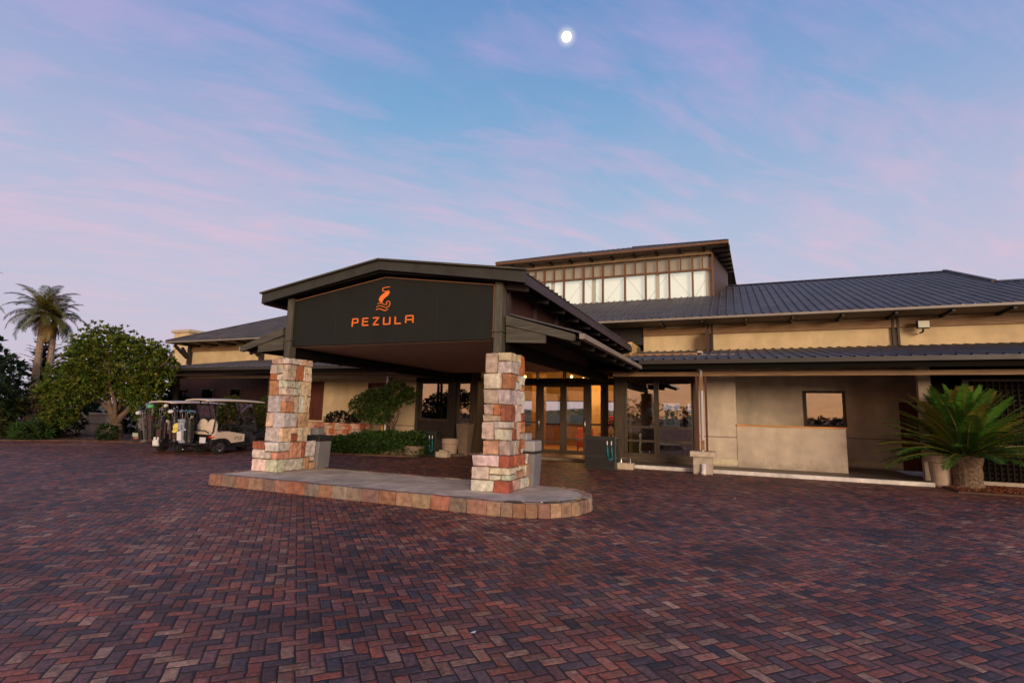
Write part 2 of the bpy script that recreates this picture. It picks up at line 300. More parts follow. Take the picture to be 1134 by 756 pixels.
# ------------------------------------------------------------------ mesh helpers
ORG = {}
class MB:
    def __init__(s): s.v = []; s.f = []; s.c = []; s.col = None
    def add(s, vs, fs, col=None):
        b = len(s.v); s.v += [tuple(p) for p in vs]
        for f in fs: s.f.append(tuple(i+b for i in f)); s.c.append(col if col is not None else s.col)
        return s
    def box(s, x0, x1, y0, y1, z0, z1, col=None):
        return s.add([(x0,y0,z0),(x1,y0,z0),(x1,y1,z0),(x0,y1,z0),(x0,y0,z1),(x1,y0,z1),(x1,y1,z1),(x0,y1,z1)],
                     [(0,3,2,1),(4,5,6,7),(0,1,5,4),(1,2,6,5),(2,3,7,6),(3,0,4,7)], col)
    def hexa(s, p, col=None):
        return s.add(p, [(0,3,2,1),(4,5,6,7),(0,1,5,4),(1,2,6,5),(2,3,7,6),(3,0,4,7)], col)
    def bar(s, a, b, w, h, upv=(0,0,1), col=None):
        a, b = Vector(a), Vector(b); d = (b-a).normalized(); u = Vector(upv)
        sd = d.cross(u)
        if sd.length < 1e-4: sd = d.cross(Vector((0,1,0)))
        sd.normalize(); u = sd.cross(d).normalized()
        p = []
        for q in (a, b):
            p += [q-sd*w/2-u*h/2, q+sd*w/2-u*h/2, q+sd*w/2+u*h/2, q-sd*w/2+u*h/2]
        return s.add(p, [(0,1,2,3),(7,6,5,4),(0,4,5,1),(1,5,6,2),(2,6,7,3),(3,7,4,0)], col)
    def tube(s, pts, r, n=8, col=None):
        pts = [Vector(p) for p in pts]; m = len(pts); rs = r if isinstance(r, (list, tuple)) else [r]*m
        ref = None; V = []
        for i, p in enumerate(pts):
            d = (pts[min(i+1,m-1)]-pts[max(i-1,0)]).normalized()
            if ref is None: ref = d.orthogonal().normalized()
            ref = (ref-d*ref.dot(d))
            ref = ref.normalized() if ref.length > 1e-5 else d.orthogonal().normalized()
            q = d.cross(ref)
            for k in range(n):
                a = 2*math.pi*k/n; V.append(p+(ref*math.cos(a)+q*math.sin(a))*rs[i])
        F = [(i*n+k, i*n+(k+1)%n, (i+1)*n+(k+1)%n, (i+1)*n+k) for i in range(m-1) for k in range(n)]
        F += [tuple(range(n-1,-1,-1)), tuple((m-1)*n+k for k in range(n))]
        return s.add(V, F, col)
    def lathe(s, prof, c=(0,0,0), n=20, axis='z', col=None):
        V = []
        for r, z in prof:
            for k in range(n):
                a = 2*math.pi*k/n; p = (r*math.cos(a), r*math.sin(a), z)
                if axis == 'x': p = (z, p[0], p[1])
                V.append((p[0]+c[0], p[1]+c[1], p[2]+c[2]))
        m = len(prof)
        F = [(i*n+k, i*n+(k+1)%n, (i+1)*n+(k+1)%n, (i+1)*n+k) for i in range(m-1) for k in range(n)]
        F += [tuple(range(n-1,-1,-1)), tuple((m-1)*n+k for k in range(n))]
        return s.add(V, F, col)
    def prism(s, poly, ax, a, b, col=None):
        def P(q, t):
            return (t, q[0], q[1]) if ax == 'x' else ((q[0], t, q[1]) if ax == 'y' else (q[0], q[1], t))
        n = len(poly); V = [P(q, a) for q in poly]+[P(q, b) for q in poly]
        F = [tuple(range(n)), tuple(range(2*n-1, n-1, -1))]+[(i, (i+1)%n, n+(i+1)%n, n+i) for i in range(n)]
        return s.add(V, F, col)
    def blob(s, c, r, n=10, m=6, col=None):
        V = [(c[0], c[1], c[2]-r[2])]; F = []
        for i in range(1, m):
            t = -math.pi/2+math.pi*i/m
            for k in range(n):
                a = 2*math.pi*k/n; V.append((c[0]+r[0]*math.cos(t)*math.cos(a), c[1]+r[1]*math.cos(t)*math.sin(a), c[2]+r[2]*math.sin(t)))
        V.append((c[0], c[1], c[2]+r[2])); L = len(V)-1
        for k in range(n):
            F.append((0, 1+(k+1)%n, 1+k)); F.append((L, L-n+k, L-n+(k+1)%n))
            for i in range(m-2): F.append((1+i*n+k, 1+i*n+(k+1)%n, 1+(i+1)*n+(k+1)%n, 1+(i+1)*n+k))
        return s.add(V, F, col)
    def build(s, name, m, parent=None, smooth=False, bevel=0, kind=None, fix=True):
        off = ORG.get(parent.name, (0,0,0)) if parent else (0,0,0)
        me = bpy.data.meshes.new(name)
        me.from_pydata([(p[0]-off[0], p[1]-off[1], p[2]-off[2]) for p in s.v], [], s.f)
        if any(c is not None for c in s.c):
            at = me.color_attributes.new('Col', 'FLOAT_COLOR', 'CORNER'); i = 0; buf = []
            for f, c in zip(s.f, s.c):
                c = c or (.5,.5,.5); buf += [c[0], c[1], c[2], 1.0]*len(f)
            at.data.foreach_set('color', buf)
        if fix and len(s.f) < 6000:
            import bmesh
            bm = bmesh.new(); bm.from_mesh(me); bmesh.ops.recalc_face_normals(bm, faces=bm.faces); bm.to_mesh(me); bm.free()
        if smooth:
            me.shade_smooth()
        o = bpy.data.objects.new(name, me); COL.objects.link(o); me.materials.append(m)
        if parent: o.parent = parent; ORG[o.name] = off
        if bevel:
            b = o.modifiers.new('bevel', 'BEVEL'); b.width = bevel; b.segments = 2; b.limit_method = 'ANGLE'; b.angle_limit = R(40)
        if kind: o['kind'] = kind
        return o
TEX = bpy.data.textures.new('rock', 'CLOUDS'); TEX.noise_scale = .11; TEX.noise_depth = 3
def rough(o, k=.03, lv=3):
    m = o.modifiers.new('split', 'SUBSURF'); m.subdivision_type = 'SIMPLE'; m.levels = lv; m.render_levels = lv
    d = o.modifiers.new('rock', 'DISPLACE'); d.texture = TEX; d.strength = k; d.mid_level = .5; d.texture_coords = 'LOCAL'
    return o
def thing(name, label, cat, loc=(0,0,0), rz=0, group=None, world=True):
    o = bpy.data.objects.new(name, None); COL.objects.link(o); o.location = loc; o.rotation_euler = (0,0,rz)
    o['label'] = label; o['category'] = cat; o.empty_display_size = .3
    if group: o['group'] = group
    ORG[o.name] = tuple(loc) if world else (0,0,0)
    return o
def tag(o, label, cat, group=None):
    o['label'] = label; o['category'] = cat
    if group: o['group'] = group
    return o
def B(*a, col=None): return MB().box(*a, col=col)
def copy_tree(o, parent=None):
    c = o.copy(); COL.objects.link(c)
    if parent: c.parent = parent
    for ch in [x for x in bpy.data.objects if x.parent == o]: copy_tree(ch, c)
    return c
def lathe_up(prof, c, n=24): return MB().lathe(prof, c, n)
def rnd(a, b): return random.uniform(a, b)
def jit(c, a=.25):
    k = rnd(1-a, 1+a); return tuple(max(.002, x*k*rnd(.9, 1.1)) for x in c)
def ribbed(o, uvec, length, vvec, pitch=.305, rib=.042, col=None, mb=None):
    """profiled steel sheet: eave corner o, unit vector along the eave, full vector eave -> ridge"""
    mb = mb or MB(); o, u, v = Vector(o), Vector(uvec), Vector(vvec); nrm = u.cross(v).normalized()
    if nrm.z < 0: nrm = -nrm
    pr = [(0, 0)]; x = pitch*.5
    while x < length-.06:
        pr += [(x-.035, 0), (x-.018, rib), (x+.018, rib), (x+.035, 0)]; x += pitch
    pr.append((length, 0)); V = []
    for a, h in pr: V += [o+u*a+nrm*h, o+u*a+nrm*h+v]
    return mb.add(V, [(2*i, 2*i+2, 2*i+3, 2*i+1) for i in range(len(pr)-1)], col)

# ------------------------------------------------------------------ ground
def ground():
    # one sheet to the horizon, finer near the camera so the paving sinks and swells a little
    o = MB().add([(-900,-700,0),(900,-700,0),(900,60,0),(-900,60,0)], [(0,1,2,3)]).build('paving', M['pavers'], kind='structure', fix=False)
    MB().add([(-3000,60,-.05),(3000,60,-.05),(3000,4000,-.05),(-3000,4000,-.05)], [(0,1,2,3)]).build('lawn', M['grass'], kind='structure', fix=False)
    mb = MB()
    for i in range(60):   # low coastal hills beyond
        x = -1500+i*50; h = 10+25*abs(noise.noise(Vector((i*.21, 3, 0)))); mb.add([(x,1500,-.2),(x+50,1500,-.2),(x+50,1560,10+25*abs(noise.noise(Vector(((i+1)*.21,3,0))))),(x,1560,h)], [(0,1,2,3)])
    mb.build('hills', M['grass'], kind='structure', fix=False)
ground()
# moon
tag(MB().blob((-.236*900, .752*900, .617*900+1.65), (7.0, 7.0, 7.0), 32, 20).build('moon', M['moon'], smooth=True), 'bright full moon high in the blue evening sky', 'moon')

def foliage(mb, c, rad, n, size, cols, clump=7, up_bias=.3, squash=1.0, shell=.55, asp=.42):
    """leaf-sized folded faces in small rosettes spread through an ellipsoid"""
    c = Vector(c)
    for _ in range(n):
        while True:
            p = Vector((rnd(-1,1), rnd(-1,1), rnd(-1,1)))
            if shell < p.length < 1: break
        base = c+Vector((p.x*rad[0], p.y*rad[1], p.z*rad[2]))
        out = Vector((p.x, p.y, p.z+up_bias)).normalized()
        col = jit(random.choice(cols), .3)
        for k in range(clump):
            d = (out+Vector((rnd(-1,1), rnd(-1,1), rnd(-1,1)))*.95).normalized()
            leafquad(mb, base, d, size*rnd(.7,1.25), asp, jit(col, .18))
def leafquad(mb, b, d, L, asp, col):
    s = d.cross(Vector((rnd(-.5,.5), rnd(-.5,.5), 1)))
    if s.length < 1e-3: s = Vector((1,0,0))
    s = s.normalized()*L*asp*.5; q = b+d*L*.55+Vector((0,0,L*.06)); t = b+d*L-Vector((0,0,L*.12))
    mb.add([b, q-s, t, q+s], [(0,1,2),(0,2,3)], col)
# ------------------------------------------------------------------ clubhouse
club = thing('clubhouse', 'long cream clubhouse with dark ribbed steel roofs, raised lantern windows and glazed entrance', 'building', (-7, 21, 0))
def cb(mb, name, m, parent=None, **k): return mb.build(name, M[m], parent or club, **k)
def vz(y): return 3.33+.164*(y-16.1)          # veranda roof plane
def uz(y): return 5.47+.35*(y-20.8)           # upper roof plane
# upper wall band
for x0, x1 in ((-31.4, -10.6), (-3.4, 13)):
    cb(B(x0, x1, 22, 22.25, 3.6, 5.6), 'upper_wall', 'cream')
    cb(B(x0, x1, 21.9, 22.02, 4.95, 5.24), 'wall_plate', 'beam')
cb(B(-10.6, -3.4, 22.05, 22.25, 4.6, 5.6), 'upper_wall', 'dark')  # middle stretch coloured dark to stand for shade inside the canopy
for x in (-.78, 5.33, 11.4):
    s = MB(); s.box(x-.12, x-.05, 21.88, 21.99, 4.2, 5.3); s.box(x+.03, x+.1, 21.88, 21.99, 4.2, 5.3); cb(s, 'wall_stud', 'darkz')
for x in (-31.2, -25.07, -19, -12.9):
    s = MB(); s.box(x-.14, x+.14, 21.82, 21.99, 4.15, 5.3); s.bar((x-.1, 21.8, 4.55), (x-.1, 20.95, 5.25), .12, .16); s.bar((x-.05, 21.9, 4.5), (x-.75, 21.9, 5.2), .12, .14); cb(s, 'roof_bracket', 'darkz')
# upper roof
ru = cb(ribbed((-31.7, 20.7, uz(20.7)), (1,0,0), 41.2, (0, 9.75, .35*9.75)), 'upper_roof', 'roof', fix=False)
cb(ribbed((9.5, 40.2, uz(20.7)), (-1,0,0), 41.2, (0, -9.75, .35*9.75)), 'roof_slope', 'roof', ru, fix=False)
cb(ribbed((9.5, 20.7, uz(20.7)), (1,0,0), 7, (0, 5.0, .35*5.0)), 'roof_slope', 'roof', ru, fix=False)
cb(ribbed((16.5, 30.7, uz(20.7)), (-1,0,0), 7, (0, -5.0, .35*5.0)), 'roof_slope', 'roof', ru, fix=False)
s = MB(); s.prism([(30.2, uz(30.45)-.03), (30.45, uz(30.45)+.07), (30.7, uz(30.45)-.03)], 'x', -31.7, 9.5); s.prism([(25.5, uz(25.7)-.03), (25.7, uz(25.7)+.07), (25.9, uz(25.7)-.03)], 'x', 9.56, 16.5)
s.bar((9.52, 25.6, uz(25.6)+.06), (9.52, 30.5, uz(30.5)+.06), .16, .1); s.bar((-31.72, 20.68, uz(20.68)+.0), (-31.72, 30.5, uz(30.5)), .06, .22)
cb(s, 'ridge_cap', 'roof', ru)
cb(MB().prism([(25.6, uz(25.6)-.02), (30.45, uz(30.45)-.04), (35.3, uz(25.6)-.02)], 'x', 9.40, 9.50), 'gable_wall', 'cream')
cb(MB().prism([(22.2, 0), (22.2, uz(22.2)-.1), (30.45, uz(30.45)-.1), (38.6, uz(22.2)-.1), (38.6, 0)], 'x', -31.2, -31.0), 'gable_wall', 'cream')
for x0, x1 in ((-31.7, -8.5), (-5.4, 16.5)):
    g = MB(); g.prism([(20.58, uz(20.7)-.10), (20.58, uz(20.7)-.02), (20.70, uz(20.7)-.02), (20.70, uz(20.7)-.10)], 'x', x0, x1); cb(g, 'gutter', 'gutter')
    cb(MB().prism([(20.72, uz(20.7)-.10), (20.72, uz(20.7)-.06), (22.0, 5.36), (22.0, 5.32)], 'x', x0, x1), 'soffit', 'soffit')
for i in range(17):
    x = -30.4+1.53*i
    if -12 < x < -3.5: continue
    cb(MB().bar((x, 20.72, 5.28), (x, 21.95, 5.27), .08, .10), 'rafter', 'dark')
for i in range(10):
    x = -2.55+1.53*i; cb(MB().bar((x, 20.72, 5.28), (x, 21.95, 5.27), .08, .10), 'rafter', 'dark')

# veranda roofs
for x0, x1, xg0, xg1 in ((-26, -9.9, -26, -11.35), (-4.2, 13, -2.62, 13)):
    v = cb(ribbed((x0, 16.1, vz(16.1)), (1,0,0), x1-x0, (0, 5.95, .164*5.95)), 'veranda_roof', 'roof', fix=False)
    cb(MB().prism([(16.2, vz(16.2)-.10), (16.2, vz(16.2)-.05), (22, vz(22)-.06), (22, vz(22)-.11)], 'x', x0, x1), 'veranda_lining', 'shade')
    cb(MB().prism([(15.98, 3.20), (15.98, 3.32), (16.02, 3.32), (16.02, 3.23), (16.09, 3.23), (16.09, 3.32), (16.12, 3.32), (16.12, 3.20)], 'x', xg0, xg1), 'gutter', 'gutterdark')
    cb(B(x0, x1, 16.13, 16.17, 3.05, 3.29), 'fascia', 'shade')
    n = int((x1-x0)/1.2)
    for i in range(n):
        x = x0+.5+1.2*i; cb(MB().bar((x, 16.2, vz(16.2)-.2), (x, 21.9, vz(21.9)-.2), .07, .16), 'rafter', 'dark')
cb(B(-3.55, 13, 16.62, 16.80, 2.88, 3.01), 'veranda_beam', 'beam'); cb(B(-26, -10.3, 16.62, 16.80, 2.88, 3.01), 'veranda_beam', 'frame')
# veranda floors and kerbs
cb(B(-3.6, 4.72, 17.2, 21.3, 0, .10), 'veranda_floor', 'tile'); cb(B(-3.4, 4.74, 17.06, 17.197, 0, .115), 'white_kerb', 'kerbpaint', bevel=.015)
cb(B(-9.4, -3.606, 18.3, 30, 0, .098), 'lobby_floor', 'infloor'); cb(B(-9.5, -3.6, 18.05, 18.297, 0, .11), 'door_step', 'greypot', bevel=.02)
cb(B(-26, -9.41, 17.3, 21.3, 0, .09), 'veranda_floor', 'tile'); cb(B(-13, -3.58, 30.002, 30.3, 0, .9), 'lobby_wall', 'inwall')
# posts with stone plinths
p = cb(B(-1.06, -.98, 16.66, 16.76, .66, 2.878), 'veranda_post', 'red'); 
d = MB(); d.tube([(-.89, 16.66, .16), (-.89, 16.66, 2.95), (-.89, 16.3, 3.15)], .045, 10); cb(d, 'downpipe', 'pipew', smooth=True)
cb(B(-.945, -.835, 16.6, 16.615, .7, .98), 'pipe_bracket', 'beam'); cb(B(-.945, -.835, 16.6, 16.615, 2.45, 2.87), 'pipe_bracket', 'beam')
cb(B(-.80, -.74, 16.66, 16.76, .66, 2.878), 'veranda_post', 'red')
q = cb(B(-1.17, -.63, 16.55, 17.04, 0, .5), 'plinth', 'plinth', bevel=.02); cb(B(-1.25, -.55, 16.47, 17.05, .5, .66), 'plinth_cap', 'pale', q, bevel=.02)
d = MB(); d.tube([(-.87, 16.5, .3), (-.87, 16.47, .1), (-.87, 16.36, .03)], .07, 10); cb(d, 'pipe_shoe', 'pipew', smooth=True)
s = MB(); s.box(-12.38, -12.30, 16.66, 16.76, 0, 2.878); s.box(-12.22, -12.14, 16.66, 16.76, 0, 2.878); cb(s, 'veranda_post', 'frame')
d = MB(); d.tube([(-12.26, 16.62, .1), (-12.26, 16.62, 2.9)], .04, 10); cb(d, 'downpipe', 'pipew', smooth=True)
for x in (-18.4, -24.5): cb(B(x-.09, x+.09, 16.64, 16.78, 0, 2.878), 'veranda_post', 'darkz')
# front walls, right side
cb(B(-1.13, .06, 18.6, 18.8, .1, 3.75), 'front_wall', 'plaster')
h = cb(B(.062, 3.08, 18.575, 18.8, .1, 1.40), 'half_wall', 'plaster'); cb(B(.062, 3.10, 18.54, 18.84, 1.402, 1.45), 'wooden_sill', 'sill', h)
cb(B(-1.13, .06, 18.585, 18.598, .16, .32), 'skirting', 'skirt'); cb(B(-1.13, .06, 18.59, 18.598, 1.02, 1.045), 'dado_line', 'greypot')
s = MB(); s.box(-1.1, 2.25, 20.9, 21.05, .1, 4.1); s.box(3.5, 5.0, 20.9, 21.05, .1, 4.1); s.box(2.25, 3.5, 20.9, 21.05, .1, 1.44); s.box(2.25, 3.5, 20.9, 21.05, 2.66, 4.1); cb(s, 'recess_wall', 'plaster')
cb(B(3.1, 5.0, 20.885, 20.898, .16, .32), 'skirting', 'skirt'); s = MB(); s.box(3.1, 5.0, 20.88, 20.898, 1.06, 1.085); cb(s, 'dado_line', 'greypot')
cb(B(-1.1, -.95, 18.8, 20.9, .1, 3.9), 'return_wall', 'plaster')
w = cb(MB().box(2.25, 2.33, 20.84, 20.98, 1.44, 2.66).box(3.42, 3.5, 20.84, 20.98, 1.44, 2.66).box(2.33, 3.42, 20.84, 20.98, 2.58, 2.66).box(2.33, 3.42, 20.84, 20.98, 1.44, 1.5), 'window', 'frame'); cb(B(2.33, 3.42, 20.90, 20.91, 1.5, 2.58), 'pane', 'glass', w)
cb(B(2.2, 3.55, 21.06, 21.1, 1.4, 2.7), 'pane_backing', 'dark')
dr = cb(B(5.001, 5.95, 20.9, 20.96, .1, 2.298), 'side_door', 'red'); cb(MB().box(5.001, 5.95, 20.9, 21.05, 2.3, 4.1), 'recess_wall', 'plaster')
cb(MB().tube([(5.13, 20.87, 1.05), (5.13, 20.82, 1.05), (5.24, 20.82, 1.05)], .012, 6), 'handle', 'steel', dr)
cb(B(4.9, 5.2, 18.4, 18.6, 0, 3.6), 'front_wall', 'plaster'); cb(B(5.2, 13, 18.4, 18.6, 0, 3.6), 'front_wall', 'shade'); cb(B(5.95, 6.1, 18.6, 20.88, 0, 3.6), 'return_wall', 'plaster')  # wall behind the trellis coloured black to stand for its shade
# front walls, left side
s = MB(); s.box(-20.6, -18.2, 18.6, 18.8, .09, 3.75); s.box(-17.2, -14.75, 18.6, 18.8, .09, 3.75); s.box(-13.7, -12.2, 18.6, 18.8, .09, 3.75)
s.box(-18.2, -17.2, 18.6, 18.8, .09, 1.1); s.box(-18.2, -17.2, 18.6, 18.8, 2.86, 3.75); s.box(-14.75, -13.7, 18.6, 18.8, .09, 1.9); s.box(-14.75, -13.7, 18.6, 18.8, 2.8, 3.75); cb(s, 'front_wall', 'cream')
s = MB(); s.box(-20.6, -12.2, 18.588, 18.598, 1.0, 1.03); cb(s, 'dado_line', 'greypot')
for x0, x1, z0, z1 in ((-18.2, -17.2, 1.1, 2.86), (-14.75, -13.7, 1.9, 2.8)):
    w = cb(MB().box(x0, x0+.07, 18.62, 18.74, z0, z1).box(x1-.07, x1, 18.62, 18.74, z0, z1).box(x0+.07, x1-.07, 18.62, 18.74, z0, z0+.07).box(x0+.07, x1-.07, 18.62, 18.74, z1-.07, z1), 'window', 'red')
    cb(B(x0+.07, x1-.07, 18.70, 18.72, z0+.07, z1-.07), 'shutter', 'red', w)
cb(B(-20.6, -20.4, 18.8, 21, .09, 3.75), 'return_wall', 'cream')
s = MB()
for a, b in ((-31.2, -28.45), (-27.35, -26.2), (-25.2, -20.6)): s.box(a, b, 20.9, 21.02, 0, 4.0)
for a, b in ((-28.45, -27.35), (-26.2, -25.2)): s.box(a, b, 20.9, 21.02, 0, 1.2); s.box(a, b, 20.9, 21.02, 2.65, 4.0)
cb(s, 'timber_wall', 'redwall')
for a, b in ((-28.45, -27.35), (-26.2, -25.2)):
    w = cb(MB().box(a, a+.08, 20.86, 20.98, 1.2, 2.65).box(b-.08, b, 20.86, 20.98, 1.2, 2.65).box(a+.08, b-.08, 20.86, 20.98, 2.57, 2.65).box(a+.08, b-.08, 20.86, 20.98, 1.2, 1.28), 'window', 'frame')
    cb(B(a+.08, b-.08, 20.93, 20.94, 1.28, 2.57), 'pane', 'glass', w)
cb(B(-28.6, -25, 20.985, 20.995, 1.15, 2.7), 'sunset_panel', 'sill')  # orange panel behind the panes stands for the sunset's reflection
cb(B(-12.2, -9.5, 18.9, 18.94, .1, 3.2), 'pane_backing', 'shade')  # dark screen added behind the left bay so its glass shows only reflections

# ---- entrance glazing
def glazed(x0, x1, y, z0, z1, rails, name='window', m='glass', st=.09, dep=.12, parent=None, handle=None, rail_h=.07):
    f = MB(); f.box(x0, x0+st, y, y+dep, z0, z1); f.box(x1-st, x1, y, y+dep, z0, z1)
    zs = [z0]+list(rails)+[z1]
    for i, z in enumerate(zs):
        a, b = (z0, z0+st) if i == 0 else ((z1-st, z1) if i == len(zs)-1 else (z-rail_h/2, z+rail_h/2))
        f.box(x0+st, x1-st, y+.002, y+dep-.002, a, b)
    o = cb(f, name, 'frame', parent)
    for i in range(len(zs)-1):
        a = z0+st if i == 0 else zs[i]+rail_h/2; b = z1-st if i == len(zs)-2 else zs[i+1]-rail_h/2
        cb(B(x0+st, x1-st, y+dep*.5, y+dep*.5+.01, a, b), 'pane', m, o)
    if handle is not None:
        hx = handle; cb(MB().tube([(hx, y, .95), (hx, y-.07, 1.0), (hx+.03, y-.09, 1.25), (hx, y-.07, 1.5), (hx, y, 1.55)], .018, 8), 'handle', 'steel', o, smooth=True)
    return o
YD = 20.2
cb(B(-9.3, -3.75, 20.16, 20.36, 2.86, 3.04), 'door_header', 'dark'); cb(B(-9.3, -3.75, 20.18, 20.34, 3.62, 4.3), 'entrance_wall', 'dark')
glazed(-8.75, -7.42, YD, .1, 2.86, (.62, 1.29), m='clear', st=.07); cb(B(-9.3, -8.752, YD, YD+.14, .1, 2.86), 'door_post', 'frame')
cb(B(-7.418, -7.282, YD, YD+.14, .1, 2.86), 'door_post', 'frame')
glazed(-7.28, -6.32, YD, .1, 2.858, (.52,), 'door', 'clear', st=.13, handle=-7.33)
glazed(-6.318, -5.36, YD, .1, 2.858, (.66, 1.27), 'door', 'clear', st=.13, handle=-5.42)
cb(B(-5.358, -5.242, YD, YD+.14, .1, 2.86), 'door_post', 'frame')
glazed(-5.24, -4.74, YD, .1, 2.86, (.66, 1.27), m='clear', st=.06)
cb(B(-4.738, -4.562, YD, YD+.14, .1, 2.86), 'door_post', 'frame')
glazed(-4.56, -4.24, YD, .1, 2.86, (.66, 1.27), m='clear', st=.05); cb(B(-4.238, -3.75, YD, YD+.14, .1, 2.86), 'door_post', 'frame')
for a, b in ((-8.75, -7.45), (-7.42, -6.3), (-6.27, -5.3), (-5.27, -4.5), (-4.47, -3.8)):
    glazed(a, b, YD+.02, 3.04, 3.62, (3.36,), 'transom', 'clear', st=.05, rail_h=.04)
# right glazed bay and left glazed bay, in the plane of the front walls
cb(B(-3.9, -3.56, 18.5, 18.72, .1, 3.7), 'bay_post', 'frame')
cb(B(-3.56, -1.15, 18.52, 18.74, .1, .30), 'bay_base', 'framex'); cb(B(-3.56, -1.15, 18.52, 18.72, 2.98, 3.74), 'bay_header', 'dark')
glazed(-3.558, -2.47, 18.56, .3, 2.98, (.80, 1.27), m='glass', st=.08); glazed(-2.468, -1.25, 18.56, .3, 2.98, (.80, 1.27), m='glass', st=.08); cb(B(-1.248, -1.132, 18.5, 18.72, .1, 3.7), 'bay_post', 'frame')
cb(B(-3.78, -3.7, 18.73, 20.158, .1, 3.7), 'return_wall', 'darkz'); cb(B(-3.745, -3.6, 20.37, 30, .1, 4.5), 'lobby_wall', 'inwall')  # lobby partition added to keep lamp light out of the right bay
cb(B(-12.19, -12.06, 18.5, 18.7, .1, 3.7), 'bay_post', 'frame'); cb(B(-10.62, -10.27, 18.45, 18.72, .1, 3.7), 'bay_post', 'darkz'); cb(B(-9.62, -9.30, 18.48, 18.72, .1, 3.7), 'bay_post', 'frame')
glazed(-12.058, -10.622, 18.56, 1.25, 2.86, (), m='glass', st=.08); cb(B(-12.058, -10.622, 18.57, 18.66, .1, 1.248), 'bay_panel', 'darkz')
glazed(-10.268, -9.622, 18.56, .1, 2.86, (1.29,), m='glass', st=.07); cb(B(-12.2, -9.3, 18.5, 18.7, 2.862, 3.72), 'bay_header', 'dark')
cb(B(-9.45, -9.37, 18.73, 20.18, .1, 3.7), 'return_wall', 'darkz')
# ---- lobby inside
cb(B(-13.2, -13, 18.82, 30.3, 0, 5), 'lobby_wall', 'inwall'); cb(B(-.94, -.8, 21.06, 30.3, 0, 5), 'lobby_wall', 'redwall')
cb(B(-3.58, -.95, 18.75, 30, .02, .096), 'lobby_floor', 'dark'); cb(B(-13, -9.42, 18.8, 30, .02, .086), 'lobby_floor', 'inwood')
cb(MB().prism([(18.8, 3.74), (30.2, 4.6), (30.2, 4.7), (18.8, 3.84)], 'x', -13, -.96), 'lobby_ceiling', 'inwood')
cb(B(-13, -.95, 30.002, 30.3, 2.45, 4.9), 'lobby_wall', 'inwall'); cb(B(-3.57, -.95, 30.002, 30.3, 0, .9), 'lobby_wall', 'inwall')
for i in range(7):
    x = -13+1.72*i; cb(B(x, x+.28, 30.01, 30.28, .9, 2.45), 'lobby_wall', 'inwood')
    if i < 7: glazed(x+.282, x+1.718, 30.1, .9, 2.45, (), 'lobby_window', 'clear', st=.06)
cb(B(-6.3, -5.3, 23.6, 23.8, .1, 3.0), 'lobby_screen', 'inwall'); cb(B(-9.3, -8.6, 24.5, 24.7, .1, 3.6), 'lobby_screen', 'inwood')
cb(B(-4.75, -3.9, 24.2, 24.4, .1, 3.0), 'lobby_screen', 'inwall')

# ---- lantern on the roof
LX = [-.76, -1.69, -2.8, -3.96, -5.01, -6.17, -7.22, -8.31, -9.43, -10.5, -11.4]; YL = 26.45
lan = cb(B(-11.5, -.70, YL-.03, YL+.2, 7.2, 7.46), 'lantern', 'roof')
cb(B(-11.5, -.74, YL-.01, YL+.15, 9.60, 9.98), 'lantern_band', 'cream', lan)
cb(MB().add([(-.74,YL,7.0),(-.10,30.6,8.4),(-.10,30.6,9.95),(-.74,YL,9.95),(-.9,YL+.1,7.0),(-.26,30.6,8.4),(-.26,30.6,9.95),(-.9,YL+.1,9.95)], [(0,1,2,3),(7,6,5,4),(0,4,5,1),(3,2,6,7),(0,3,7,4),(1,5,6,2)]), 'lantern_wall', 'lwall', lan)
cb(B(-11.6, -11.5, YL, 34, 7.0, 9.95), 'lantern_wall', 'lframe', lan); cb(B(-11.5, -.3, 33.9, 34, 6.5, 9.95), 'lantern_wall', 'lframe', lan)
cb(B(-11.5, -.74, YL-.02, YL+.12, 8.80, 8.88), 'lantern_rail', 'lframe', lan); cb(B(-11.5, -.74, YL-.022, YL+.118, 9.56, 9.60), 'lantern_rail', 'lframe', lan)
for i, x in enumerate(LX):
    cb(B(x-.045, x+.045, YL-.04, YL+.13, 7.46, 9.60), 'mullion', 'lframe', lan)
    if i < len(LX)-1:
        x2 = LX[i+1]; xm = (x+x2)/2
        cb(B(xm-.03, xm+.03, YL-.03, YL+.12, 8.88, 9.56), 'mullion', 'lframe', lan)
        cb(B(x2+.046, x-.046, YL+.04, YL+.05, 7.46, 8.8), 'pane', 'clearl', lan)
        for a, b in ((x2+.046, xm-.03), (xm+.03, x-.046)): cb(B(a, b, YL+.04, YL+.05, 8.882, 9.56), 'pane', 'clearl', lan)
cb(B(-11.45, -.95, YL+.34, YL+.36, 7.3, 8.84), 'pane_backing', 'pane_backing', lan); cb(B(-11.45, -.95, YL+.30, YL+.32, 8.85, 9.6), 'pane_backing', 'tanglow', lan)  # self-glowing panels added behind the glass in place of sky light
for i in range(9):                                    # braces seen behind the glass
    x = LX[i]; x2 = LX[i+1]; a, b = ((x-.1, x2+.1) if i % 2 else (x2+.1, x-.1))
    cb(MB().bar((a, YL+.25, 7.55), (b, YL+.25, 8.75), .008, .014), 'brace', 'lightlens', lan)
for x in (-1.0, -3.4, -6.7, -9.0): cb(B(x-.10, x+.10, YL+.22, YL+.30, 7.46, 8.82), 'brace', 'lightlens', lan)
E1 = [Vector(p) for p in ((-11.95,25.45,9.86), (-.03,25.45,9.86), (.36,34.6,9.86), (-11.95,34.6,9.86))]
P1, P2 = Vector((-8.3, 30, 11.45)), Vector((-5.2, 30, 11.45))
lr = MB(); lr.add([E1[0], E1[1], P2, P1], [(0,1,2,3)]); lr.add([E1[1], E1[2], P2], [(0,1,2)]); lr.add([E1[2], E1[3], P1, P2], [(0,1,2,3)]); lr.add([E1[3], E1[0], P1], [(0,1,2)])
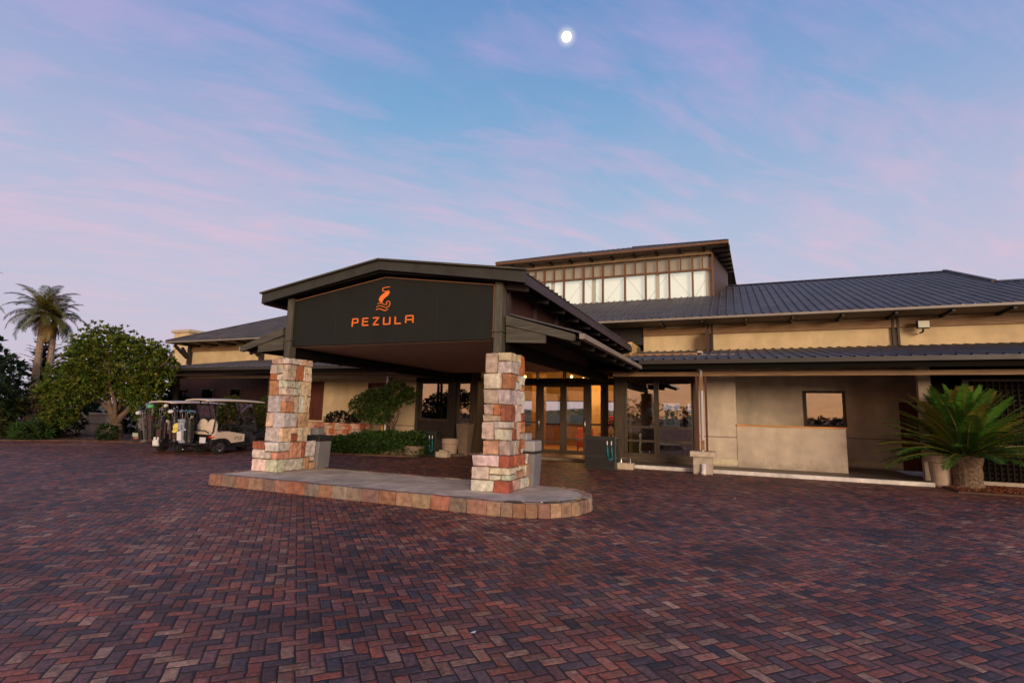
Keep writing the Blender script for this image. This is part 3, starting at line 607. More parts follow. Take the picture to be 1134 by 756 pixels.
lro = cb(lr, 'lantern_roof', 'roof', lan)
s = MB(); x = -11.8
while x < -.1:
    if x < P1.x: t = (x-E1[0].x)/(P1.x-E1[0].x)
    elif x > P2.x: t = (E1[1].x-x)/(E1[1].x-P2.x)
    else: t = 1
    s.bar((x, 25.45, 9.88), (x, 25.45+4.55*t, 9.88+1.59*t), .04, .035); x += .305
for k in range(4): s.bar(E1[k]+Vector((0,0,.03)), (P1 if k in (0,3) else P2)+Vector((0,0,.03)), .14, .05)
cb(s, 'roof_rib', 'roof', lan)
s = MB()
for k in range(4): s.bar(E1[k]-Vector((0,0,.06)), E1[(k+1)%4]-Vector((0,0,.06)), .05, .10)
cb(s, 'lantern_fascia', 'lframe', lan)
cb(MB().add([E1[0]+Vector((.05,.05,-.05)), E1[1]+Vector((-.05,.05,-.05)), E1[2]+Vector((-.05,-.05,-.05)), E1[3]+Vector((.05,-.05,-.05))], [(0,1,2,3)]), 'lantern_soffit', 'soffit', lan)
for i in range(11): cb(B(-11.2+1.12*i-.05, -11.2+1.12*i+.05, 25.95, 26.43, 9.70, 9.80), 'rafter', 'dark', lan)
for i in range(6):
    y = 26.3+.85*i; cb(MB().bar((-.75+.15*(y-26.4), y, 9.72), (.0+.04*(y-25.4), y, 9.72), .08, .14), 'rafter', 'dark', lan)
# floodlight under the eave
fl = thing('floodlight', 'square floodlight mounted under the upper eave, to the right of the wall stud', 'floodlight', (6.0, 21.6, 4.8))
B(5.83, 6.19, 21.45, 21.62, 4.82, 5.10).build('housing', M['black'], fl, bevel=.02); B(5.855, 6.165, 21.435, 21.449, 4.845, 5.075).build('lens', M['lightlens'], fl)
MB().tube([(6.01, 21.55, 4.8), (6.01, 21.6, 4.72), (6.01, 21.9, 4.72)], .03, 8).build('bracket', M['black'], fl)
ch = thing('chimney', 'cream plastered chimney with a flat capping slab beyond the far left roof', 'chimney', (-41, 28.6, 0))
B(-42.0, -40.2, 28, 29.3, 0, 7.45).build('stack', M['cream'], ch); B(-42.2, -40.0, 27.85, 29.6, 7.45, 7.67).build('cap', M['pale'], ch)

# ------------------------------------------------------------------ entrance canopy
can = thing('entrance_canopy', 'gabled porch canopy on two stone pillars with dark sign board across its front', 'canopy', (-7.03, 9.4, 0))
def cp(mb, name, m, parent=None, **k): return mb.build(name, M[m], parent or can, **k)
STONES = [(.66,.58,.46), (.72,.66,.55), (.56,.47,.36), (.70,.63,.53), (.62,.56,.48), (.55,.24,.12), (.56,.20,.08), (.36,.11,.06), (.64,.47,.33), (.58,.54,.50), (.60,.33,.21), (.68,.55,.41), (.74,.68,.58)]
def stone_block(x0, x1, y0, y1, z0, z1, lay=(.26,.42), jut=.03):
    """rough squared stones in broken courses round a core"""
    s = MB(); z = z0; core = MB().box(x0+.03, x1-.03, y0+.03, y1-.03, z0, z1-.01); odd = False
    def st(a, b, c, d, e, f):
        g = .010; col = jit(random.choice(STONES), .12); vs = []
        ox0, ox1 = (rnd(0, jut) if a <= x0+1e-6 else -g), (rnd(0, jut) if b >= x1-1e-6 else -g)
        oy0, oy1 = (rnd(0, jut) if c <= y0+1e-6 else -g), (rnd(0, jut) if d >= y1-1e-6 else -g)
        X0, X1, Y0, Y1, Z0, Z1 = a-ox0, b+ox1, c-oy0, d+oy1, e+g, f-g
        j = lambda: rnd(-.012, .012)
        s.hexa([(X0+j(),Y0+j(),Z0+j()),(X1+j(),Y0+j(),Z0+j()),(X1+j(),Y1+j(),Z0+j()),(X0+j(),Y1+j(),Z0+j()),(X0+j(),Y0+j(),Z1+j()),(X1+j(),Y0+j(),Z1+j()),(X1+j(),Y1+j(),Z1+j()),(X0+j(),Y1+j(),Z1+j())], col)
    def cell(a, b, c, d, e, f):
        if f-e > .22 and random.random() < .35:
            m = e+(f-e)*rnd(.35, .65); cell2(a, b, c, d, e, m); cell2(a, b, c, d, m, f)
        else: st(a, b, c, d, e, f)
    def cell2(a, b, c, d, e, f):
        w, l = b-a, d-c
        if max(w, l) > .26 and random.random() < .45:
            if w > l: m = a+w*rnd(.35, .65); st(a, m, c, d, e, f); st(m, b, c, d, e, f)
            else: m = c+l*rnd(.35, .65); st(a, b, c, m, e, f); st(a, b, m, d, e, f)
        else: st(a, b, c, d, e, f)
    while z < z1-.02:
        h = min(rnd(*lay), z1-z)
        if z1-(z+h) < .13: h = z1-z
        odd = not odd; ta, tb = (.16, rnd(.24, .34)) if odd else (rnd(.24, .34), .16); W_ = x1-x0; L_ = y1-y0
        xm = x0+W_*rnd(.35, .65) if not odd else x0+W_*rnd(.55, .8); ym = y0+L_*rnd(.35, .65)
        # front pair, back pair, then side fill
        cell(x0, xm, y0, y0+tb, z, z+h); cell(xm, x1, y0, y0+ta+.08, z, z+h); cell(x0, xm, y1-tb*.6, y1, z, z+h); cell(xm, x1, y1-ta, y1, z, z+h)
        cell(x0, x0+.15, y0+tb, y1-tb*.6, z, z+h); cell(x1-.15, x1, y0+ta+.08, ym+.1, z, z+h); cell(x1-.15, x1, ym+.1, y1-ta, z, z+h)
        z += h
    return s, core
for x0, x1 in ((-9.99, -9.47), (-4.40, -3.88)):
    s, c = stone_block(x0, x1, 9.05, 9.76, .86, 2.79); pl = rough(cp(s, 'stone_pillar', 'stone', bevel=.012)); cp(c, 'mortar', 'mortar', pl)
    s, c = stone_block(x0-.10, x1+.10, 8.83, 9.95, .21, .87, lay=(.2, .36)); pb = rough(cp(s, 'pillar_base', 'stone', pl, bevel=.014)); cp(c, 'base_core', 'mortar', pl)
for x in (-9.73, -4.24):
    cp(B(x-.085, x+.085, 9.2, 9.4, 2.79, 4.24), 'post', 'greyz', bevel=.006); cp(B(x-.12, x+.12, 9.17, 9.43, 3.22, 3.25), 'post_collar', 'greyz'); cp(B(x-.13, x+.13, 9.12, 9.48, 2.76, 2.80), 'post_shoe', 'black')
sb = cp(MB().prism([(-9.64, 3.09), (-4.33, 3.09), (-4.33, 4.20), (-7.03, 4.585), (-9.64, 4.20)], 'y', 9.26, 9.34), 'sign_board', 'sign')
s = MB(); s.bar((-9.62, 9.25, 4.185), (-7.03, 9.25, 4.555), .014, .016); s.bar((-7.03, 9.25, 4.555), (-4.35, 9.25, 4.185), .014, .016); s.bar((-4.36, 9.25, 3.12), (-4.36, 9.25, 4.17), .014, .016, (1,0,0)); cp(s, 'copper_trim', 'copper', sb)
cp(MB().box(-8.366, -8.36, 9.256, 9.262, 3.1, 4.37).box(-5.68, -5.674, 9.256, 9.262, 3.1, 4.37), 'panel_joint', 'gutterdark', sb)
# lettering: PEZULA, square stencil-like capitals
def lx(c): return -7.87+(c-230)*.002365
LET = dict(P=[[(0,-.12),(.03,1),(.9,1),(.92,.45),(.2,.42)]], E=[[(.95,1),(.05,1),(.05,0),(1,0)],[(.05,.52),(.85,.52)]], Z=[[(0,1),(.95,1),(.05,0),(1,0)]], U=[[(.03,1),(.03,.0),(.97,.0),(.97,1)]], L=[[(.05,1),(.05,0),(1,0)]], A=[[(.05,0),(.05,1),(.95,1),(.97,0)],[(.05,.45),(.95,.45)]])
def stroke(s, pts, w, y, dep=.02):
    for a, b in zip(pts[:-1], pts[1:]):
        s.bar((a[0], y, a[1]), (b[0], y, b[1]), w, dep, (0,1,0))
    for p in pts[1:-1]:                                           # mitre the corners with little discs
        s.lathe([(w*.5, -dep*.49), (w*.5, dep*.49)], (0,0,0), 8); k = len(s.v)-16
        for i in range(16): v = s.v[k+i]; s.v[k+i] = (p[0]+v[0], y+v[2], p[1]+v[1])
for ch_, c0, c1 in (('P',230,298), ('E',348,418), ('Z',470,537), ('U',590,662), ('L',716,782), ('A',832,915)):
    s = MB()
    for pts in LET[ch_]: stroke(s, [(lx(c0)+(lx(c1)-lx(c0))*p, 3.50+.155*q) for p, q in pts], .026, 9.248)
    cp(s, 'letter', 'orange', sb)
def em(c): return (-7.05+(c[0]-575)*.0022, 3.79+(365-c[1])*.00215)
s = MB(); body = [(606,158),(630,150),(642,162),(640,182),(625,203),(592,226),(562,246),(546,278),(540,262),(525,258),(519,236),(532,208),(560,184),(590,170)]
s.prism([em(c) for c in body], 'y', 9.238, 9.258)
stroke(s, [em(c) for c in ((642,114),(600,116),(562,121),(556,134),(562,152),(590,158),(622,160))], .016, 9.247)
stroke(s, [em(c) for c in ((574,236),(560,256),(552,280))], .013, 9.246)
cp(s, 'bird_emblem', 'orange', sb)
s = MB()
stroke(s, [em(c) for c in ((505,284),(530,276),(560,280),(585,294),(612,298),(620,288),(612,276),(622,264),(640,262),(654,276),(654,300),(640,322),(612,330),(580,318),(545,304),(520,306),(494,318))], .0125, 9.246)
stroke(s, [em(c) for c in ((492,346),(518,336),(545,338),(575,352),(605,360),(634,346))], .017, 9.245)
cp(s, 'wave_emblem', 'orange', sb)
# upper gable roof
def gz(x): return 4.84-.152*abs(x+7.03)
XE, XW = -3.60, -10.46
cr = cp(ribbed((XE, 9.02, gz(XE)), (0,1,0), 12.7, (-7.03-XE, 0, 4.84-gz(XE))), 'gable_roof', 'roof', fix=False)
cp(ribbed((XW, 21.72, gz(XW)), (0,-1,0), 12.7, (-7.03-XW, 0, 4.84-gz(XW))), 'roof_slope', 'roof', cr, fix=False)
fo = MB().prism([(XW, gz(XW)+.03), (-7.03, 4.87), (XE, gz(XE)+.03), (XE, gz(XE)-.20), (XE-.5, gz(XE-.5)-.185), (-7.03, 4.67), (XW+.5, gz(XW+.5)-.185), (XW, gz(XW)-.20)], 'y', 9.0, 9.06)
cp(fo, 'gable_fascia', 'fascia'); 
s = MB(); s.bar((XW-.02, 9.0, gz(XW)+.05), (-7.03, 9.0, 4.893), .14, .035); s.bar((-7.03, 9.0, 4.893), (XE+.02, 9.0, gz(XE)+.05), .14, .035); cp(s, 'gable_flashing', 'grey')
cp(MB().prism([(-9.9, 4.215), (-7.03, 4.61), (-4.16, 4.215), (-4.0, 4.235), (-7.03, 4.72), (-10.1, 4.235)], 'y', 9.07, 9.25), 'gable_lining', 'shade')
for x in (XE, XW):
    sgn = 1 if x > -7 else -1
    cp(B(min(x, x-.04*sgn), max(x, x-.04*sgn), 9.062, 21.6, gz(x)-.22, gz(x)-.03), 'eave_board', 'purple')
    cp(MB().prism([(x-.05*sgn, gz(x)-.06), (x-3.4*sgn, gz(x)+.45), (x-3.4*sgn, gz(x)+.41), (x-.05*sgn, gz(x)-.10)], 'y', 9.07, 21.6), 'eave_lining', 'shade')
cp(B(-3.68, -3.48, 21.5, 21.72, 4.08, 4.42), 'eave_end_cap', 'grey')
for i in range(11):
    y = 9.35+1.2*i; cp(MB().bar((-4.2, y, 4.17), (-3.66, y, 4.08), .06, .13), 'rafter', 'dark')
# framed side walls above the lean-to roofs
for x in (-9.83, -4.23):
    cp(B(x-.03, x+.03, 9.42, 21.5, 3.08, 4.25), 'side_panel', 'redwall')
    for i in range(8):
        y = 9.5+1.55*i; sg = 1 if x > -7 else -1; cp(B(x+.031*sg if sg > 0 else x-.09, x+.09 if sg > 0 else x-.031, y, y+.11, 3.45, 4.2), 'side_stud', 'purple')
    cp(B(x-.13, x+.13, 9.42, 18.4, 2.83, 3.07), 'side_beam', 'shade')
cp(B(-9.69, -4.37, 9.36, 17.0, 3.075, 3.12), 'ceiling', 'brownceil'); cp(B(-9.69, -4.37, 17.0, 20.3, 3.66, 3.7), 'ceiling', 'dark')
# lean-to side roofs with barge boards
for sg in (1, -1):
    X = lambda d: -7.03+sg*d
    cp(MB().prism([(X(2.93), 3.56), (X(4.33), 3.13), (X(4.33), 3.02), (X(4.29), 3.0), (X(2.93), 3.36)], 'y', 9.26, 9.36), 'barge_board', 'grey', bevel=.004)
    cp(MB().prism([(X(2.93), 3.34), (X(3.75), 3.15), (X(3.75), 2.98), (X(2.93), 3.02)], 'y', 9.29, 9.37), 'barge_board', 'grey', bevel=.004)
    if sg > 0: r = ribbed((X(4.40), 9.36, 3.16), (0,1,0), 8.3, (-1.5, 0, .44))
    else: r = ribbed((X(4.40), 17.66, 3.16), (0,-1,0), 8.3, (1.5, 0, .44))
    so_ = cp(r, 'side_roof', 'roof', fix=False)
    a, b = sorted((X(4.40), X(4.50))); cp(B(a, b, 9.37, 16.0, 3.05, 3.15), 'side_gutter', 'gutter')
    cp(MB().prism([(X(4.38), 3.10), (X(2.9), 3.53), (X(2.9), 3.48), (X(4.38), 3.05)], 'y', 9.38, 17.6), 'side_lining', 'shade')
    for i in range(7):
        y = 9.6+1.1*i; cp(MB().bar((X(4.36), y, 3.02), (X(2.95), y, 3.42), .06, .12), 'rafter', 'dark')

# ------------------------------------------------------------------ raised island under the canopy
isl = thing('traffic_island', 'low concrete island with orange stone edging under the canopy pillars', 'traffic island', (-6.5, 9, 0))
pts = [(-10.22, 7.9)]+[(-10.22+.6*i, 7.9) for i in range(1, 12)]
cxx, cyy, ra = -3.5, 9.06, 1.16
arc = [(cxx+ra*math.cos(-math.pi/2+math.pi*i/18), cyy+ra*math.sin(-math.pi/2+math.pi*i/18)) for i in range(19)]
outer = [(-10.22, 7.9), (-3.5, 7.9)]+arc[1:-1]+[(-3.5, 10.22), (-10.22, 10.22)]
inn = [(-10.1, 8.02), (-3.5, 8.02)]+[(cxx+(ra-.12)*math.cos(-math.pi/2+math.pi*i/18), cyy+(ra-.12)*math.sin(-math.pi/2+math.pi*i/18)) for i in range(1, 18)]+[(-3.5, 10.1), (-10.1, 10.1)]
MB().prism(inn, 'z', 0, .215).build('concrete_top', M['concrete'], isl)
path = [(-10.22, 10.22), (-10.22, 7.9), (-3.5, 7.9)]+arc[1:]+[(-10.2, 10.22)]
s = MB(); EC = [(.33,.17,.10), (.36,.22,.14), (.27,.19,.14), (.36,.16,.09), (.42,.31,.23), (.24,.16,.125), (.37,.24,.15), (.29,.16,.10)]
def walk(path, step):
    out = []; carry = 0
    for a, b in zip(path[:-1], path[1:]):
        L = math.dist(a, b); t = 0
        while t < L:
            q = min(step*rnd(.85, 1.2), L-t)
            if L-t-q < .06: q = L-t
            out.append(((a[0]+(b[0]-a[0])*t/L, a[1]+(b[1]-a[1])*t/L), (a[0]+(b[0]-a[0])*(t+q)/L, a[1]+(b[1]-a[1])*(t+q)/L))); t += q
    return out
for a, b in walk(path, .36):
    d = Vector((b[0]-a[0], b[1]-a[1], 0)); L = d.length
    if L < .02: continue
    d /= L; n = Vector((-d.y, d.x, 0))
    c = jit(random.choice(EC), .14); g = .004; e = rnd(0, .012); zt = .222+rnd(-.004, .004)
    A = Vector((*a, 0))+d*g-n*e; Bq = Vector((*b, 0))-d*g-n*e; A2 = A+n*(.16+e); B2 = Bq+n*(.16+e)
    top = [q+Vector((0,0,zt)) for q in (A, Bq, B2, A2)]; bot = [q-n*.0 for q in (A-n*.015, Bq-n*.015, B2, A2)]
    s.hexa([*bot, *top], c)
rough(s.build('stone_edging', M['stone'], isl, bevel=.012), .022)
for k in range(5):                                           # relaid slate pieces with pale mortar on the rounded end
    a0, a1 = R(-88+17*k), R(-88+17*k+15); P = lambda r_, a: (cxx+r_*math.cos(a), cyy+r_*math.sin(a))
    q = MB().prism([P(ra-.16, a0), P(ra-.16, a1), P(ra-.03, a1), P(ra-.03, a0)], 'z', .21, .236).build('slate_piece', M[('planterblack', 'greypot')[k % 2]], isl, bevel=.004)
    MB().prism([P(ra-.19, a0-.02), P(ra-.19, a1+.02), P(ra-.165, a1+.02), P(ra-.165, a0-.02)], 'z', .212, .232).build('mortar_line', M['kerbpaint'], q)
# ------------------------------------------------------------------ litter bins on the island
def litter_bin(loc, label):
    t = thing('litter_bin', label, 'bin', loc, 0, 'litter bins beside the stone pillars', world=False)
    b = MB(); b.prism([(-.25, 0), (.25, 0), (.3, .66), (-.3, .66)], 'y', -.25, .25); t.scale = (.8,.8,.97)
    for i in range(6): b.box(-.29+.1*i, -.26+.1*i, -.262, -.25, .02, .64)
    b.build('body', M['greyplastic'], t, bevel=.02)
    return t
t1 = litter_bin((-3.88, 10.02, .215), 'grey litter bin with pale square hood behind the right stone pillar')
B(-.32, .32, -.29, .29, .662, .70).build('rim', M['black'], t1, bevel=.01); MB().prism([(-.29, .70), (.29, .70), (.29, .92), (-.29, .92)], 'y', -.27, .27).build('hood', M['lidgrey'], t1, bevel=.03); B(-.30, .02, -.1, .27, .922, 1.06).build('ash_tray', M['lidgrey'], t1, bevel=.02)
t2 = litter_bin((-9.5, 10.2, .215), 'grey litter bin with black rim and low flap behind the left stone pillar')
B(-.34, .34, -.31, .31, .662, .80).build('rim', M['black'], t2, bevel=.02); B(-.30, .0, -.05, .25, .802, .97).build('flap', M['greyplastic'], t2, bevel=.02)

# ------------------------------------------------------------------ things round the doors
def towel_box(loc, label, w=.95, h=1.0):
    t = thing('club_cleaning_box', label, 'box', loc, 0, 'green-black boxes with teal brushes', world=False)
    MB().prism([(-.24, 0), (.24, 0), (.24, h-.06), (-.24, h)], 'x', -w/2, w/2).build('body', M['planterblack'], t, bevel=.012)
    MB().box(-w/2+.04, w/2-.04, -.252, -.243, .06, .36).box(-w/2+.04, w/2-.04, -.252, -.243, .42, h-.1).build('front_panel', M['black'], t)
    for x in (w/2-.25, w/2-.12):
        b = MB().tube([(x, -.27, h-.26), (x+.01, -.28, h-.42), (x+.03, -.28, h-.62)], [.02, .028, .035], 8).build('brush', M['teal'], t, smooth=True); MB().tube([(x, -.27, h-.14), (x, -.27, h-.27)], .017, 8).build('brush_handle', M['pipew'], b)
    MB().tube([(w/2-.22, -.28, h-.64), (w/2-.15, -.29, h-.72), (w/2-.08, -.28, h-.64)], .03, 8).build('brush_loop', M['teal'], t, smooth=True)
    return t
towel_box((-3.86, 16.45, 0), 'green-black box with two teal brushes hung on it, right of the entrance doors')
towel_box((-10.5, 17.0, 0), 'green-black box with teal brushes in shade at the right end of the hedge', .8, .9)
def lathe_pot(name, label, loc, prof, m, plant=None):
    t = thing(name, label, 'pot', loc, world=False); lathe_up(prof, (0,0,0)).build('pot', M[m], t, smooth=False, bevel=.006); return t
t = thing('tall_planter', 'tall tapering square planter beside the glazed entrance', 'planter', (-9.5, 17.9, 0), world=False)
MB().add([(-.17,-.17,0),(.17,-.17,0),(.17,.17,0),(-.17,.17,0),(-.26,-.26,1.2),(.26,-.26,1.2),(.26,.26,1.2),(-.26,.26,1.2)], [(0,3,2,1),(4,5,6,7),(0,1,5,4),(1,2,6,5),(2,3,7,6),(3,0,4,7)]).build('pot', M['greypot'], t, bevel=.015)
lathe_pot('round_pot', 'low round clay pot left of the tall tapering planter', (-9.95, 17.55, 0), [(.20, 0), (.27, .08), (.31, .42), (.34, .46), (.34, .62), (.29, .62), (.27, .5)], 'terracotta')
t = thing('grey_urn', 'squat dark grey bowl planter below the left glazed bay', 'planter', (-10.75, 16.35, 0), world=False); lathe_up([(.22, 0), (.36, .1), (.44, .34), (.46, .4), (.40, .4), (.38, .32)], (0,0,0)).build('bowl', M['greypot'], t)
t = thing('stone_block', 'small pale stone block on the paving left of the round clay pot', 'block', (-9.75, 16.75, 0), world=False); B(-.24, .24, -.15, .15, 0, .2).build('slab', M['pale'], t, bevel=.02); B(-.12, .16, -.1, .1, .2, .26).build('lip', M['pale'], t, bevel=.01)
t = thing('door_weight', 'small pale concrete block with loop handle by the kerb end', 'block', (-3.16, 16.65, 0), world=False); B(-.25, .25, -.16, .16, 0, .2).build('weight', M['pale'], t, bevel=.02); MB().tube([(-.14, 0, .19), (-.14, 0, .34), (.14, 0, .34), (.14, 0, .19)], .022, 8).build('loop', M['steel'], t)
lathe_pot('flower_pot', 'pale clay pot with thick rim standing beside the cycad trunk', (4.95, 17.3, 0), [(.19, 0), (.21, .05), (.26, .62), (.32, .64), (.33, .84), (.27, .84), (.25, .7)], 'terracotta')
# lobby furniture
t = thing('armchair', 'red armchair seen through the right-hand entrance door', 'chair', (-5.95, 22.2, .1), R(15), world=False)
B(-.35, .35, -.33, .33, .18, .44).build('seat', M['upholst'], t, bevel=.04); MB().prism([(.2, .44), (.34, .44), (.44, .95), (.32, .95)], 'x', -.35, .35).build('backrest', M['upholst'], t, bevel=.04)
for s_ in (-1, 1):
    B(.36*s_-.06, .36*s_+.06, -.33, .3, .4, .62).build('armrest', M['upholst'], t, bevel=.03)
    for q in (-.28, .28): B(.3*s_-.025, .3*s_+.025, q-.025, q+.025, 0, .18).build('leg', M['dark'], t)
t = thing('lobby_table', 'round timber table with flowers just inside the entrance glazing', 'table', (-4.85, 22.3, .1), world=False)
lathe_up([(.5, .72), (.52, .74), (.52, .77), (.5, .78)], (0,0,0)).build('tabletop', M['inwood'], t); lathe_up([(.25, 0), (.25, .04), (.06, .1), (.05, .72)], (0,0,0)).build('pedestal', M['dark'], t)
t = thing('flower_vase', 'vase of red flowers on the round lobby table', 'vase', (-4.85, 22.3, .88), world=False)
lathe_up([(.07, 0), (.11, .1), (.09, .26), (.05, .32), (.07, .36)], (0,0,0)).build('vase', M['cream2'], t, smooth=True)
s = MB()
for _ in range(46):
    a, r_ = rnd(0, 6.28), rnd(0, .3); s.blob((r_*math.cos(a), r_*math.sin(a), .55+rnd(-.14, .2)-r_*.4), (.05, .05, .045), 6, 4)
s.build('flowers', M['flower'], t)
s = MB(); foliage(s, (0,0,.45), (.28,.28,.18), 40, .12, [(.03,.07,.02)], 4); s.build('leaves', M['leaf'], t)
t = thing('reception_desk', 'long timber reception desk in the lit lobby behind the left door', 'desk', (-7.6, 26.2, .1), world=False)
B(-1.5, 1.5, -.3, .3, 0, 1.0).build('front', M['inwood'], t); B(-1.6, 1.6, -.4, .4, 1.0, 1.06).build('counter', M['dark'], t)
for k, (x, y) in enumerate(((-2.9, 20.6), (-1.9, 21.6))):
    t = thing('dining_table', ('dark dining table close behind the right bay window', 'dark dining table further inside the right bay window')[k], 'table', (x, y, .1), world=False, group='tables inside the right bay')
    lathe_up([(.45, .70), (.47, .72), (.47, .75), (.45, .76)], (0,0,0)).build('tabletop', M['dark'], t); lathe_up([(.22, 0), (.22, .03), (.04, .08), (.04, .7)], (0,0,0)).build('pedestal', M['black'], t)
# lit lamps of the lobby
def lamp(x, y, z, label, e, r=.06):
    t = thing('ceiling_lamp', label, 'lamp', (x, y, z), 0, 'glowing lamps in the lobby', world=False)
    MB().blob((0,0,0), (r,r,r), 12, 8).build('bulb', M['bulb'], t, smooth=True); MB().tube([(0,0,r), (0,0,4.0+.075*(y-20)-z)], .012, 6).build('stem', M['black'], t)
    l = bpy.data.lights.new('lamp_light', 'POINT'); l.energy = e; l.color = (1, .58, .20); l.shadow_soft_size = .25
    o = bpy.data.objects.new('lamp_light', l); COL.objects.link(o); o.location = (0, 0, -.45); o.parent = t
lamp(-9.1, 23, 3.36, 'small bright lamp glowing behind the top left entrance transom', 85)
lamp(-6.6, 22.3, 3.3, 'lamp glowing above the entrance doors, nearest the right-hand door', 105)
lamp(-7.2, 26.5, 3.5, 'lamp glowing over the reception desk at the back of the lobby', 120)
lamp(-4.6, 23.0, 3.3, 'lamp glowing above the red flowers on the lobby table', 85)

# ------------------------------------------------------------------ planting beds
MB().box(4.9, 12, 16.05, 18.4, 0, .045).build('planting_bed', M['soil'], kind='structure')
s = MB()
for _ in range(2600):
    x, y = rnd(4.95, 9), rnd(16.06, 17.7); L = rnd(.02, .05); a = rnd(0, 3.14); z = .05+rnd(0, .03); d = Vector((math.cos(a)*L, math.sin(a)*L, rnd(-.01,.02))); n = Vector((-d.y, d.x, 0))*.5
    s.add([(x-d.x,y-d.y,z),(x+n.x,y+n.y,z+.01),(x+d.x,y+d.y,z+d.z),(x-n.x,y-n.y,z)], [(0,1,2,3)], jit(random.choice([(.48,.14,.07),(.38,.12,.06),(.46,.2,.11)]), .3))
o = s.build('bark_mulch', M['leaf'], kind='stuff', fix=False); tag(o, 'red-brown bark mulch spread at the foot of the cycad', 'mulch')
MB().prism([(-46, 8), (-27.4, 11.9), (-26.2, 13.4), (-23.2, 14.75), (-19.6, 15.1), (-19.6, 17.2), (-46, 20)], 'z', 0, .06).build('planting_bed', M['soil'], kind='structure')
MB().prism([(-14.0, 15.2), (-10.9, 15.9), (-10.6, 16.5), (-11.2, 17.25), (-14.2, 17.25)], 'z', 0, .05).build('planting_bed', M['soil'], kind='structure')
s = MB()
for _ in range(1100):
    x, y = rnd(-27.5, -20), rnd(12.6, 15.8)
    if y < 14.8-(abs(x+22)*.42) : continue
    L = rnd(.03, .09); a = rnd(0, 3.14); d = Vector((math.cos(a)*L, math.sin(a)*L, rnd(-.01,.03))); n = Vector((-d.y, d.x, 0))*.5; z = .07+rnd(0,.03)
    s.add([(x-d.x,y-d.y,z),(x+n.x,y+n.y,z+.01),(x+d.x,y+d.y,z+d.z),(x-n.x,y-n.y,z)], [(0,1,2,3)], jit(random.choice([(.16,.07,.035),(.13,.08,.04),(.2,.1,.05)]), .3))
o = s.build('fallen_leaves', M['leaf'], kind='stuff', fix=False); tag(o, 'brown fallen leaves under the broad tree and shrubs', 'leaves')
# trellis on the right
t = thing('trellis', 'dark square lattice screen behind the cycad', 'trellis', (8, 18.2, 0))
s = MB()
for i in range(46): s.box(5.95+.13*i, 5.99+.13*i, 18.12, 18.15, .15, 2.8)
for i in range(21): s.box(5.95, 11.9, 18.151, 18.175, .2+.13*i, .24+.13*i)
s.build('lattice', M['lattice'], t)
MB().box(5.82, 5.94, 18.08, 18.2, .05, 2.86).box(5.94, 11.9, 18.08, 18.2, 2.8, 2.88).build('frame', M['darkz'], t); B(5.94, 11.9, 18.05, 18.25, .045, .14).build('base', M['plinth'], t)
# raised stone planter behind the hedge
t = thing('stone_planter', 'raised orange stone planter box by the left veranda wall', 'planter', (-15.5, 17.8, 0))
s = MB()
for i in range(6):
    q, c = stone_block(-16.75+.44*i, -16.31+.44*i, 17.45, 18.2, .0, 1.06, lay=(.16, .26)); s.add(q.v, q.f); s.c[-len(q.f):] = [(cc[0]*.95, cc[1]*.7, cc[2]*.55) for cc in q.c]
rough(s.build('stones', M['stone'], t, bevel=.01)); B(-16.72, -14.14, 17.48, 18.17, 0, 1.04).build('core', M['soil'], t)
p = thing('planter_shrub', 'low dark shrub growing in the raised stone planter', 'shrub', (-15.4, 17.8, .95)); s = MB(); foliage(s, (-15.4, 17.8, 1.16), (1.0, .28, .33), 200, .14, [(.015,.022,.012),(.025,.028,.014)], 6); s.build('foliage', M['leaf'], p, fix=False)
t = thing('small_sign', 'small red and yellow framed sign showing above the hedge', 'sign', (-12.5, 16.95, 0))
B(-12.62, -12.38, 16.97, 16.99, .78, 1.12).build('board', M['white'], t); MB().box(-12.66, -12.34, 16.94, 16.968, 1.08, 1.16).build('top_rail', M['signred'], t); MB().box(-12.66, -12.6, 16.94, 16.968, .6, 1.078).build('side_rail', M['signyel'], t); MB().box(-12.14, -12.06, 16.94, 16.968, .6, 1.2).build('side_rail', M['signyel'], t); B(-12.52, -12.48, 16.99, 17.01, 0, .8).build('stake', M['darkz'], t)
# low garden wall on the left
t = thing('garden_wall', 'low grey plastered garden wall with capping, behind the tree', 'wall', (-29, 16.4, 0))
s = MB(); s.hexa([(-33.5,15.6,0),(-28.6,16.38,0),(-28.63,16.63,0),(-33.53,15.85,0),(-33.5,15.6,1.05),(-28.6,16.38,1.05),(-28.63,16.63,1.05),(-33.53,15.85,1.05)]); s.build('wall_face', M['plaster'], t)
MB().bar((-33.6, 15.72, 1.10), (-28.5, 16.52, 1.10), .36, .1).build('capping', M['plaster'], t); MB().bar((-33.52, 15.58, .62), (-28.6, 16.36, .62), .03, .03).build('moulding', M['greypot'], t)
MB().add([(-32.3,15.7,0),(-31.4,15.9,0),(-31.4,16.6,0),(-32.3,16.5,0),(-32.05,15.85,2.3),(-31.6,15.95,2.3),(-31.6,16.4,2.3),(-32.05,16.3,2.3)], [(0,3,2,1),(4,5,6,7),(0,1,5,4),(1,2,6,5),(2,3,7,6),(3,0,4,7)]).build('wall_pier', M['plaster'], t)
s, c = stone_block(-25.2, -19.6, 15.45, 15.75, 0, .34, lay=(.15, .2)); t = thing('stone_edge', 'low line of orange stones edging the bed beside the tree', 'edging', (-22, 15.6, 0)); s.build('stones', M['stone'], t); c.build('core', M['soil'], t)
